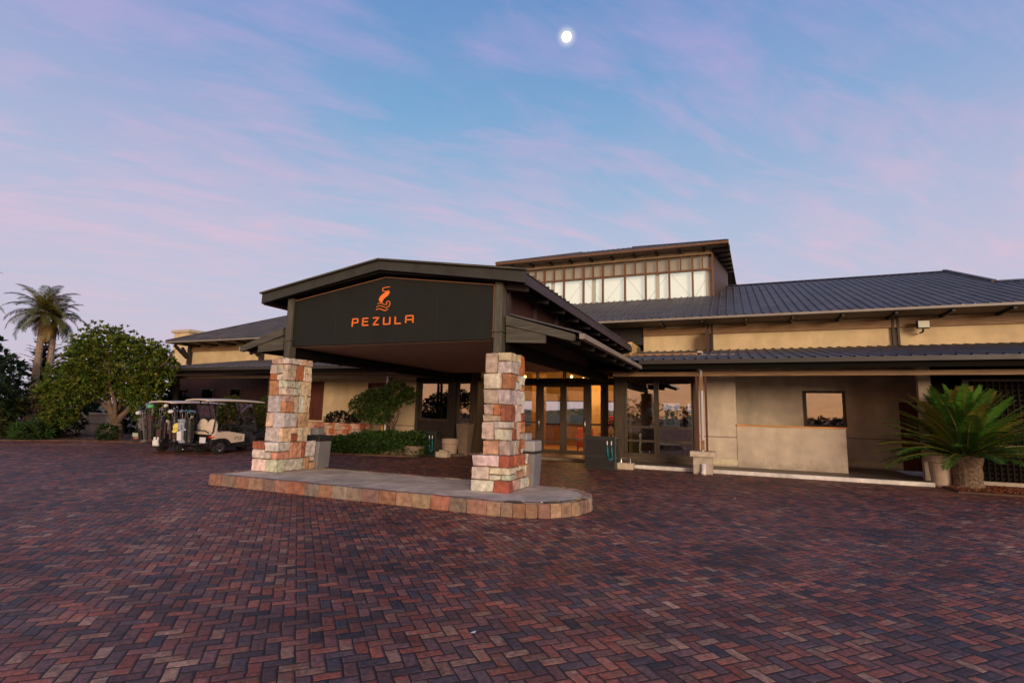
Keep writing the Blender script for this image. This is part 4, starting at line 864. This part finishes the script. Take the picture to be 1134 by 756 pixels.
# ------------------------------------------------------------------ trees and plants
LG = [(.13,.18,.026),(.095,.15,.022),(.21,.235,.036),(.055,.095,.016),(.14,.165,.024)]
def limb(mb, a, b, r0, r1, wob=.12, n=6):
    a, b = Vector(a), Vector(b); pts = []
    for i in range(n+1):
        t = i/n; w = math.sin(t*math.pi)*wob; pts.append(a.lerp(b, t)+Vector((rnd(-1,1)*w, rnd(-1,1)*w, rnd(-.5,.5)*w)))
    mb.tube(pts, [r0+(r1-r0)*i/n for i in range(n+1)], 8); return pts[-1]
t = thing('broad_tree', 'broad leafy tree with rosettes of yellow-green leaves and forked trunk', 'tree', (-25.2, 14.7, 0))
s = MB(); base = Vector((-25.15, 14.75, 0)); fork = Vector((-25.2, 14.7, .75)); limb(s, base, fork, .24, .2, .02)
ends = []
for q, r0 in (((-26.9, 14.2, 2.5), .13), ((-25.9, 14.3, 3.0), .12), ((-24.1, 15.2, 2.7), .14), ((-25.2, 14.0, 3.3), .1), ((-26.2, 15.3, 2.4), .1)):
    e = limb(s, fork, q, r0, .06, .12); ends.append(e)
    for _ in range(4): limb(s, e, e+Vector((rnd(-1.1,1.1), rnd(-.9,.9), rnd(.3,1.5))), .05, .015, .1)
s.build('trunk', M['bark'], t, smooth=True)
s = MB(); lobes = [((-26.0,14.4,3.4),(2.1,1.7,1.7)), ((-27.5,13.9,2.5),(1.35,1.3,1.05)), ((-24.5,15.0,3.4),(1.3,1.4,1.4)), ((-25.9,14.2,4.5),(1.5,1.3,.85)), ((-28.3,13.6,1.95),(.75,.8,.6)), ((-24.3,15.1,2.4),(1.0,1.0,.75)), ((-26.3,13.6,2.2),(1.3,.9,.65)), ((-27.5,13.6,1.55),(1.0,.9,.6)), ((-24.2,15.2,1.95),(.9,.9,.7)), ((-23.9,15.3,3.0),(.9,.9,.9)), ((-27.0,14.2,3.4),(1.2,1.2,1.0))]
lobes = [(tuple(q+(w-q)*.88 for q, w in zip((-26.0, 14.4, 2.6), c)), tuple(.9*w for w in r_)) for c, r_ in lobes]+[((-27.3,13.5,1.05),(.8,.7,.5)), ((-23.9,15.3,1.25),(.7,.7,.55)), ((-23.9,15.4,3.2),(.75,.8,.9)), ((-24.2,15.2,4.0),(.7,.8,.5))]
for c, r_ in lobes:
    foliage(s, c, r_, int(400*r_[0]*r_[2]), .15, LG, 9, .5, shell=.5, asp=.45)
for _ in range(90):
    c, r_ = random.choice(lobes[:5]); a = rnd(0, 6.28); e = rnd(-.2, 1.2); p = Vector(c)+Vector((math.cos(a)*math.cos(e)*r_[0]*1.06, math.sin(a)*math.cos(e)*r_[1]*1.06, math.sin(e)*r_[2]*1.08)); foliage(s, p, (.16,.16,.16), 4, .16, LG, 9, .8)
s.build('crown', M['leaf'], t, fix=False)

def frond(mb, base, az, el, L, droop, n, ll, cols, width=.035, tw=.0, vee=.5, rachis=(.16,.15,.05), taper=.75, fwd=.75):
    """feather leaf: arching midrib with two rows of narrow leaflets"""
    p = Vector(base); pts = [p.copy()]; e = el; st = L/14
    for i in range(14):
        p = p+Vector((math.cos(az)*math.cos(e), math.sin(az)*math.cos(e), math.sin(e)))*st; e -= droop/14*(.5+i/14); pts.append(p.copy())
    mb.tube(pts, [.022*(1-.8*i/14) for i in range(15)], 4, rachis); col = jit(random.choice(cols), .25)
    sd = Vector((-math.sin(az), math.cos(az), 0))
    for k in range(n):
        f = (k+1)/(n+.5)*14; i = min(int(f), 13); q = pts[i].lerp(pts[i+1], f-i); d = (pts[i+1]-pts[i]).normalized(); upn = sd.cross(d)
        if upn.z < 0: upn = -upn
        l = ll*(math.sin(math.pi*min(1, .12+.88*(k/n)))**.5*(1-taper*.5*(k/n)) if k < n-1 else .3)
        for sg in (-1, 1):
            dr = (sd*sg+d*fwd+upn*(vee-.25)+Vector((rnd(-.12,.12), rnd(-.12,.12), rnd(-.12,.1)))).normalized()
            w = d*width*.5; tip = q+dr*l-Vector((0,0,l*.12)); m_ = q+dr*l*.5
            mb.add([q-w*.6, m_-w, tip, m_+w, q+w*.6], [(0,1,2,3,4)], jit(col, .14))
def palm(loc, h, lean, nf, L, label, cols, r=.22, ll=.6):
    t = thing('palm_tree', label, 'palm', loc, 0, 'palms beyond the garden wall')
    b = Vector(loc); top = b+Vector((lean[0], lean[1], h)); s = MB(); pts = []; rr = []
    for i in range(21):
        k = i/20; pts.append(b.lerp(top, k)+Vector((math.sin(k*3)*.12, 0, 0))); rr.append(r*.82*(1.25-.45*k)*(1.05 if i % 2 else .95))
    s.tube(pts, rr, 10); s.build('trunk', M['palmbark'], t)
    s = MB()
    for i in range(nf):
        a = i*2.399+rnd(-.2, .2); k = i/nf; frond(s, top+Vector((0,0,.05-.25*k)), a, 1.35-1.75*k+rnd(-.12,.12), L*rnd(.85,1.1), 1.45+.5*k, 30, ll, cols, .052, vee=.15)
    s.build('crown', M['gloss'], t, fix=False)
    s = MB()
    for i in range(9): frond(s, top-Vector((0,0,.3)), rnd(0,6.28), -.75+rnd(-.3,.2), L*.6, .7, 14, ll*.7, [(.13,.07,.03),(.17,.09,.04)], .05, vee=-.1)
    s.build('dead_fronds', M['leaf'], t, fix=False); return t
PG = [(.10,.115,.02),(.14,.14,.026),(.08,.09,.016),(.20,.13,.03)]
palm((-38.4, 17.5, 0), 7.1, (.4, -.2), 34, 2.15, 'tall feather palm with a clear trunk, left one of the pair above the trees', PG)
palm((-38.5, 18.15, 0), 6.75, (.2, -.1), 20, 1.8, 'feather palm with dead hanging fronds, right one of the close pair', PG)
palm((-36.5, 12.5, 0), 6.4, (-1.0, .1), 32, 3.0, 'feather palm at the far left edge of the photo', PG)

def conifer(loc, h, r, label, cols):
    t = thing('conifer_tree', label, 'tree', loc, 0, 'dark trees at the far left')
    b = Vector(loc); s = MB(); s.tube([b, b+Vector((0,0,h*.6)), b+Vector((0,0,h))], [.22, .12, .03], 8); s.build('trunk', M['bark'], t)
    s = MB(); z = .6
    while z < h:
        rad = r*(1-z/h)**.7+.15; n = 7
        for k in range(n):
            a = k*6.283/n+z*1.7+rnd(-.4,.4); frond(s, b+Vector((0,0,z+rnd(-.15,.15))), a, .3+rnd(-.3,.45), rad*rnd(.8,1.15), .3, 20, .36*min(1, rad), cols, .10, vee=.35)
        z += .26
    s.build('crown', M['leaf'], t, fix=False); return t
DG = [(.016,.035,.016),(.02,.045,.018),(.028,.05,.02)]
conifer((-41.6, 15.0, 0), 7.8, 2.6, 'dark tiered conifer at the left edge behind the palms', DG)
conifer((-42.0, 19.5, 0), 6.2, 2.4, 'dark conifer between the palm trunks', DG)
conifer((-40.5, 21.5, 0), 6.8, 1.7, 'dark conifer rising just right of the palm pair', DG)
def bush(loc, rad, n, size, cols, label, name='shrub', cat='shrub', group=None, clump=7, m='leaf', asp=.42):
    t = thing(name, label, cat, loc, 0, group); s = MB()
    foliage(s, (loc[0], loc[1], loc[2]+rad[2]*.85), rad, n, size, cols, clump, .5, shell=.5, asp=asp)
    s.build('foliage', M[m], t, fix=False); st = MB()
    for _ in range(5): limb(st, loc, (loc[0]+rnd(-.5,.5)*rad[0], loc[1]+rnd(-.5,.5)*rad[1], loc[2]+rad[2]*.9), .03, .012, .05, 4)
    st.build('stem', M['bark'], t); return t
BG = [(.04,.06,.016),(.028,.045,.012),(.06,.07,.02),(.05,.045,.02)]
G = 'shrubs in the left bed'
bush((-30.6, 12.3, 0), (1.7,1.3,1.5), 420, .26, [(.022,.045,.018),(.03,.05,.016)], 'large dark shrub at the left edge of the bed', group=G)
bush((-29.9, 13.5, 0), (1.3,1.1,1.05), 300, .26, [(.09,.08,.03),(.05,.06,.02),(.11,.08,.03)], 'yellowish arching shrub in front of the wall pier', group=G, asp=.2)
bush((-27.6, 12.75, 0), (.75,.6,.42), 150, .3, [(.04,.09,.02),(.055,.10,.03)], 'low strap-leaved plant nearest the paving at left', group=G, asp=.16)
bush((-28.7, 14.4, 0), (1.0,.8,1.0), 230, .2, [(.05,.05,.022),(.035,.05,.015)], 'brownish twiggy shrub left of the bare wall face', group=G)
bush((-28.2, 13.5, 0), (.55,.5,.4), 120, .22, [(.035,.10,.02),(.05,.11,.025)], 'small bright green shrub below the broad tree', group=G)
bush((-29.0, 12.0, 0), (.7,.6,.5), 140, .28, [(.05,.07,.02),(.07,.07,.025)], 'low clump of grassy leaves at the bed edge', group=G, asp=.16)
bush((-33.6, 13.2, 0), (1.8,1.5,2.6), 520, .3, [(.016,.038,.02),(.022,.045,.02)], 'tall dark shrub filling the far left corner', group=G)
bush((-34.5, 17.6, 0), (2.0,1.4,2.0), 420, .28, [(.022,.04,.014),(.03,.05,.016)], 'dark shrub mass behind the garden wall', group=G)
bush((-37.2, 15.2, 0), (2.0,1.6,2.3), 460, .3, [(.022,.04,.014),(.03,.05,.016)], 'dark shrub below the palm trunks', group=G)
bush((-23.0, 15.7, 0), (.9,.5,.42), 190, .16, [(.05,.10,.022),(.07,.12,.03)], 'low bright green shrub between the tree trunk and the golf bags', group=G)
bush((-25.1, 14.3, 0), (.4,.35,.4), 110, .16, [(.03,.07,.018),(.04,.08,.02)], 'small green plant at the foot of the broad tree', group=G)
for x, y, l in ((-22.0, 17.6, 'potted green shrub behind the cart roofs, left one'), (-19.4, 17.5, 'potted green shrub behind the cart windscreen, right one')):
    bush((x, y, 0), (.75,.6,1.15), 260, .2, [(.045,.065,.012),(.07,.085,.02)], l, group='shrubs along the left veranda')
bush((-29.2, 18.6, 0), (2.6,1.0,1.75), 620, .26, [(.022,.036,.013),(.03,.045,.016)], 'added dark shrub filling the shade behind the garden wall, in line with the tree trunk', group=G)  # this shrub and the next are added as dark filling for veranda shade
bush((-26.0, 17.6, 0), (1.3,.7,1.2), 320, .22, [(.02,.032,.012),(.026,.04,.014)], 'added dark shrub filling the shade at the end of the garden wall, near the veranda', group=G)
bush((-31.6, 13.0, 0), (1.4,1.1,.9), 330, .24, [(.04,.065,.02),(.06,.07,.024)], 'mid green spreading shrub in the middle of the left bed', group=G)
# hedge, trimmed shrub tree
hd = thing('hedge', 'dense dark green clipped hedge along the front of the left veranda', 'hedge', (-12.2, 16.1, 0))
s = MB()
for i in range(11):
    k = i/10; foliage(s, (-13.75+3.1*k, 15.55+.85*k, .27+.16*min(1, k*2.2)+.03*math.sin(i*2.1)), (.42,.5,.28+.16*min(1, k*2.2)), 330, .12, [(.045,.09,.02),(.06,.11,.026),(.03,.065,.017)], 6, .6, shell=.6)
s.build('foliage', M['leaf'], hd, fix=False); B(-13.5, -11.0, 15.95, 16.4, .05, .35).build('stem', M['bark'], hd)
t = thing('small_tree', 'small dark tree with spreading crown growing out of the hedge', 'tree', (-11.6, 16.35, 0)); s = MB(); b = Vector((-11.5, 16.3, 0)); f = limb(s, b, b+Vector((-.15, 0, .95)), .06, .05, .05)
for d in ((-1.4,-.1,1.0), (-.6,.1,1.35), (.45,.1,1.45), (-1.1,.0,.6), (.3,-.1,.9)): limb(s, f, f+Vector(d), .035, .012, .12)
s.build('trunk', M['bark'], t, smooth=True); s = MB()
for c, r_ in (((-12.95,16.2,1.75),(.6,.45,.48)), ((-12.4,16.3,2.15),(.6,.45,.32)), ((-11.6,16.3,2.3),(.62,.45,.38)), ((-12.35,16.2,1.45),(.7,.4,.3)), ((-11.05,16.3,2.2),(.35,.3,.3)), ((-11.9,16.3,1.85),(.5,.3,.25))):
    foliage(s, c, r_, int(420*r_[0]*r_[2]/.3), .11, [(.075,.125,.025),(.10,.15,.03),(.045,.085,.02)], 6, .4, shell=.3)
s.build('crown', M['leaf'], t, fix=False)
# cycad at the right
cy = thing('cycad', 'large cycad with stout trunk and arching green fronds by the dark lattice', 'cycad', (5.45, 17.0, 0))
b = Vector((5.42, 17.05, 0)); lathe_up([(.37, 0), (.31, .1), (.29, .25), (.31, .4), (.29, .55), (.34, .72), (.36, .85), (.24, .95)], (b.x, b.y, 0), 18).build('trunk', M['cycbark'], cy)
s = MB(); CG = [(.065,.175,.025),(.085,.20,.03),(.05,.135,.022),(.17,.18,.028)]
for i in range(104):
    k = i/104; a = i*2.399; frond(s, b+Vector((.28*math.cos(a)*k, .28*math.sin(a)*k, 1.02-.2*k)), a+rnd(-.12,.12), 1.5-1.42*k**.95+rnd(-.08,.08), (1.68+.2*k)*rnd(.9,1.08), .42+.42*k+rnd(-.1,.15), 60, .30, CG, .034, vee=.22, rachis=(.24,.20,.05), taper=.35, fwd=.5)
s.build('fronds', M['gloss'], cy, fix=False)
# trees beyond the drive, seen only in the window reflections
s = MB()
for i in range(90):
    x = -120+2.7*i; h = 2.6+2.2*noise.noise(Vector((i*.23, 1.3, 0)))+(1.6 if noise.noise(Vector((i*.11, 7.3, 0))) > .22 else 0); foliage(s, (x, -62+rnd(-3,3), h*.5), (2.2, 1.6, max(.8, h*.55)), 85, .55, [(.012,.018,.007),(.015,.02,.008)], 6, .3)
o = s.build('far_trees', M['leaf'], kind='stuff', fix=False); tag(o, 'belt of dark trees across the drive, mirrored in the windows', 'trees')

# ------------------------------------------------------------------ golf carts and bags
def wheel(par, x, y, r=.225, w=.2):
    t = MB().lathe([(r*.62, -w/2), (r*.93, -w/2), (r, -w*.32), (r, w*.32), (r*.93, w/2), (r*.62, w/2)], (x, y, r), 24, 'x')
    # lathe along x is centred at c
    o = t.build('wheel', M['rubber'], par, smooth=False)
    MB().lathe([(.02, -w*.47), (r*.4, -w*.47), (r*.5, -w*.535), (r*.63, -w*.535), (r*.63, w*.535), (r*.5, w*.535), (r*.4, w*.47), (.02, w*.47)], (x, y, r), 20, 'x').build('rim', M['steel'], o)
    sg = 1 if x > 0 else -1; s = MB()
    for k in range(5):
        a = k*6.283/5; s.bar((x+sg*w*.53, y, r), (x+sg*w*.53, y+math.cos(a)*r*.52, r+math.sin(a)*r*.52), .045, .02, (1,0,0))
    s.build('spokes', M['steel'], o)
def cart(loc, rz, label, textured=True):
    t = thing('golf_cart', label, 'golf cart', loc, rz, 'golf carts parked nose to the building', world=False)
    for x in (-.48, .48): wheel(t, x, 0); wheel(t, x, 1.65)
    B(-.50, .50, -.30, 1.95, .20, .34).build('chassis', M['black'], t, bevel=.03)
    for sg in (-1, 1):                                        # beige rear quarter panels with a wheel arch
        pr = [(-.30,.50), (-.33,.62), (-.22,.74), (.45,.74), (.92,.66), (.92,.40), (.42,.36), (.36,.40), (.28,.48), (.15,.53), (-.1,.53), (-.22,.50)]
        q = MB().prism(pr, 'x', sg*.50, sg*.60).build('side_panel', M['beige'], t, bevel=.02)
        MB().prism([(-.36,.30), (-.36,.50), (-.22,.50), (-.1,.53), (.15,.53), (.28,.48), (.36,.40), (.40,.28), (.30,.28), (.26,.34), (.15,.43), (-.1,.43), (-.22,.38), (-.26,.30)], 'x', sg*.50, sg*.61).build('wheel_arch', M['black'], t, bevel=.015)
        MB().blob((sg*.5, -.30, .58), (.12, .08, .05), 10, 6).build('tail_light', M['redlamp'], t, smooth=True)
        MB().tube([(sg*.52, -.05, .74), (sg*.55, .02, .95), (sg*.55, .12, 1.0), (sg*.55, .50, 1.0), (sg*.52, .55, .8)], .018, 8).build('armrest', M['black'], t, smooth=True)
        MB().prism([(.92, .28), (1.30, .22), (1.30, .30), (.92, .42)], 'x', sg*.46, sg*.58).build('sill', M['black'], t)
        MB().tube([(sg*.50, -.28, .60), (sg*.50, -.22, 1.1), (sg*.50, -.12, 1.83)], .02, 8).build('roof_post', M['black'], t)
        MB().tube([(sg*.50, 1.52, .75), (sg*.50, 1.32, 1.3), (sg*.50, 1.18, 1.83)], .02, 8).build('roof_post', M['black'], t)
        MB().tube([(sg*.46, .42, .8), (sg*.48, .30, 1.3), (sg*.48, .12, 1.83)], .018, 8).build('roof_post', M['black'], t)
        MB().tube([(sg*.52, .9, .55), (sg*.54, .95, .82), (sg*.54, 1.2, .86), (sg*.52, 1.32, .62)], .02, 8).build('grab_rail', M['black'], t)
        q = MB().prism([(1.30,.30), (1.40,.62), (1.75,.72), (2.10,.62), (2.20,.40), (2.16,.28), (1.95,.26), (1.9,.42), (1.65,.50), (1.42,.42), (1.38,.28)], 'x', sg*.38, sg*.58).build('front_wing', M['black'], t, bevel=.02)
        MB().blob((sg*.42, 2.14, .50), (.10, .05, .05), 10, 6).build('headlight', M['lightlens'], t, smooth=True)
    MB().prism([(1.35,.30), (1.42,.72), (1.52,.86), (1.80,.84), (2.12,.64), (2.20,.34)], 'x', -.379, .379).build('bonnet', M['black'], t, bevel=.03)
    B(-.49, .49, -.28, .46, .34, .66).build('seat_box', M['black'], t)
    B(-.48, .48, -.10, .46, .662, .76).build('seat', M['seat'], t, bevel=.04)
    for sg in (-1, 1):
        q = MB(); V = []
        for i in range(13):
            a = math.pi*i/12; V.append((sg*.245-.225*math.cos(a)*1.0, .88+.30*math.sin(a)**.7))
        q.prism([(sg*.245-.225, .70)]+V+[(sg*.245+.225, .70)], 'y', -.16, -.06); q.build('backrest', M['seat'], t, bevel=.03)
    B(-.46, .46, -.20, -.162, .68, 1.0).build('back_panel', M['seat'], t, bevel=.01)
    MB().tube([(-.22, 1.42, .72), (-.22, 1.15, .98)], .02, 8).build('steering_column', M['black'], t)
    ring = [(-.22+.17*math.cos(a*.5236), 1.13+.10*math.sin(a*.5236), .99+.13*math.sin(a*.5236)) for a in range(13)]; st = MB().tube(ring, .017, 8).build('steering_wheel', M['black'], t, smooth=True); MB().bar((-.37,1.13,.99), (-.07,1.13,.99), .03, .02).build('spoke', M['black'], st)
    B(-.50, .50, 1.40, 1.50, .72, .92).build('dashboard', M['black'], t, bevel=.03)
    MB().add([(-.47,1.50,.86),(.47,1.50,.86),(.47,1.215,1.75),(-.47,1.215,1.75)], [(0,1,2,3)]).build('windscreen', M['clear'], t); MB().bar((-.48,1.37,1.27), (.48,1.37,1.27), .02, .03).build('windscreen_bar', M['black'], t)
    rf = MB(); n = 9
    for i in range(n):
        for j in range(n):
            u, v = -1+2*i/(n-1), -1+2*j/(n-1); rf.v.append((u*.60, .52+v*1.15, 1.90-.045*u*u-.03*v*v)); 
    rf.f = [(i*n+j, (i+1)*n+j, (i+1)*n+j+1, i*n+j+1) for i in range(n-1) for j in range(n-1)]; rf.c = [None]*len(rf.f)
    o = rf.build('roof', M['beige'], t, smooth=True, fix=False); m_ = o.modifiers.new('thick', 'SOLIDIFY'); m_.thickness = .05; m_.offset = -1; bv = o.modifiers.new('b', 'BEVEL'); bv.width = .02; bv.segments = 2
    B(-.47, .47, -.42, -.30, .26, .44).build('bumper', M['black'], t, bevel=.03)
    B(-.46, .46, -.78, -.40, .32, .37).build('bag_rack', M['black'], t, bevel=.01); MB().tube([(-.44,-.36,.70), (-.44,-.5,.80), (.44,-.5,.80), (.44,-.36,.70)], .018, 8).build('bag_rail', M['black'], t)
    B(-.47, .47, -.36, -.165, .66, .75).build('rear_deck', M['beige'], t, bevel=.02)
    return t
c1 = cart((-16.95, 12.95, 0), R(-2), 'beige golf cart with white rear plate, in front, nearest the stone pillar')
B(.10, .40, -.438, -.422, .38, .57).build('number_plate', M['plate'], c1)
cu = bpy.data.curves.new('cart_number', 'FONT'); cu.body = 'P58'; cu.size = .2; cu.extrude = .002; cu.align_x = 'CENTER'
tmp = bpy.data.objects.new('tmp', cu); COL.objects.link(tmp); dg = bpy.context.evaluated_depsgraph_get(); me = bpy.data.meshes.new_from_object(tmp.evaluated_get(dg)); bpy.data.objects.remove(tmp)
me.materials.clear(); me.materials.append(M['greyplastic'])
num = bpy.data.objects.new('cart_number', me); COL.objects.link(num); num.parent = c1; num.location = (.603, .66, .45); num.rotation_euler = (R(90), 0, R(90))
c2 = cart((-18.3, 12.55, 0), R(3), 'beige golf cart behind and left of the front cart, loaded with golf bags'); c2.scale = (.95,.95,.945)
def golf_bag(loc, rz, tilt, m1, m2, label, heads, h=.86, r=.13, extra=None):
    t = thing('golf_bag', label, 'golf bag', loc, 0, 'golf bags on the cart racks', world=False); t.rotation_euler = (tilt, 0, rz)
    b = lathe_up([(r*.9, 0), (r, .04), (r*.92, .3), (r*.9, h-.08), (r*1.08, h-.06), (r*1.08, h), (r*.95, h), (r*.9, h-.05)], (0,0,0), 18).build('bag_body', M[m1], t)
    B(-r*.6, r*.6, -r*1.35, -r*.8, h*.12, h*.52).build('pocket', M[m2], t, bevel=.025); B(-r*.5, r*.5, -r*1.22, -r*.8, h*.58, h*.82).build('pocket', M[m1], t, bevel=.02); B(r*.8, r*1.3, -r*.55, r*.5, h*.15, h*.75).build('pocket', M[m2], t, bevel=.025)
    MB().tube([(-r, -.02, h*.9), (-r*1.5, -.08, h*.65), (-r*1.05, -.04, h*.3)], .018, 6).build('strap', M['black'], t, smooth=True)
    for k, hm in enumerate(heads):
        a = k*2.4; x, y = r*.6*math.cos(a), r*.6*math.sin(a); z = h+rnd(.1, .3)
        c = MB().tube([(x*.7, y*.7, h-.1), (x*1.3, y*1.3, z)], .009, 6).build('club', M['steel'], t)
        if hm == 'iron': MB().bar((x*1.3, y*1.3, z), (x*1.3+.07, y*1.3-.03, z+.035), .02, .055).build('club_head', M['steel'], c)
        else: MB().blob((x*1.35, y*1.35-.02, z+.05), (.065, .10, .065), 10, 7).build('head_cover', M[hm], c, smooth=True)
    return t
golf_bag((-18.75, 11.9, .37), R(10), R(14), 'baggrey', 'black', 'grey golf bag leaning outwards at the left end of the far cart', ['iron', 'blue', 'iron', 'iron', 'plate', 'black'], .84)
golf_bag((-18.35, 11.85, .37), R(-20), R(6), 'bagbrown', 'black', 'dark red-brown golf bag with green head cover on the far cart', ['green', 'cream2', 'iron', 'iron', 'blue', 'iron', 'black'], .92)
golf_bag((-17.95, 11.9, .37), R(30), R(4), 'black', 'bagbrown', 'black golf bag between the two carts', ['cream2', 'iron', 'iron', 'black', 'iron'], .9)
golf_bag((-17.72, 12.25, .37), R(-35), R(5), 'black', 'bagbrown', 'black golf bag hung with clubs, just left of the striped bag', ['iron', 'black', 'plate', 'iron', 'iron'], .88)
golf_bag((-17.42, 12.32, .37), R(15), R(8), 'striped', 'white', 'pale blue and white striped golf bag on the near cart', ['iron', 'blue', 'iron', 'black'], .80, .14)
golf_bag((-17.1, 12.33, .37), R(-10), R(4), 'black', 'black', 'black golf bag on the near cart beside the number plate', ['black', 'teal', 'iron', 'blue'], .84)
t = thing('cap', 'yellow cap hung on the striped golf bag', 'cap', (-17.5, 12.1, .92), R(10), world=False); t.rotation_euler = (R(60), 0, R(10))
MB().blob((0,0,0), (.12,.13,.10), 14, 8).build('crown', M['yellow'], t, smooth=True); MB().prism([(-.10,-.08), (.10,-.08), (.09,-.2), (0,-.235), (-.09,-.2)], 'z', -.035, -.02).build('peak', M['yellow'], t)
t = thing('towel', 'white towel hanging low from the racks between the carts', 'towel', (-17.9, 11.72, .3), R(20), world=False); t.scale = (.55, .8, .62)
s = MB(); n = 8
for i in range(n):
    for j in range(n): u, v = i/(n-1), j/(n-1); s.v.append((-.16+.32*u+.02*math.sin(v*9), -.05*math.sin(u*9+v*2), .42-.48*v))
s.f = [(i*n+j, (i+1)*n+j, (i+1)*n+j+1, i*n+j+1) for i in range(n-1) for j in range(n-1)]; s.c = [None]*len(s.f)
o = s.build('cloth', M['white'], t, smooth=True, fix=False); o.modifiers.new('thick', 'SOLIDIFY').thickness = .012
# small scraps on the paving
for k, (x, y, l) in enumerate(((-1.86, 3.75, 'tiny white scrap of litter on the near paving'), (-.05, 12.0, 'tiny pale fleck of litter on the paving right of the island'))):
    tag(MB().add([(x-.02,y-.015,.006),(x+.02,y-.012,.012),(x+.018,y+.015,.02),(x-.015,y+.013,.008)], [(0,1,2,3)]).build('paper_scrap', M['litter'], bevel=0), l, 'litter')
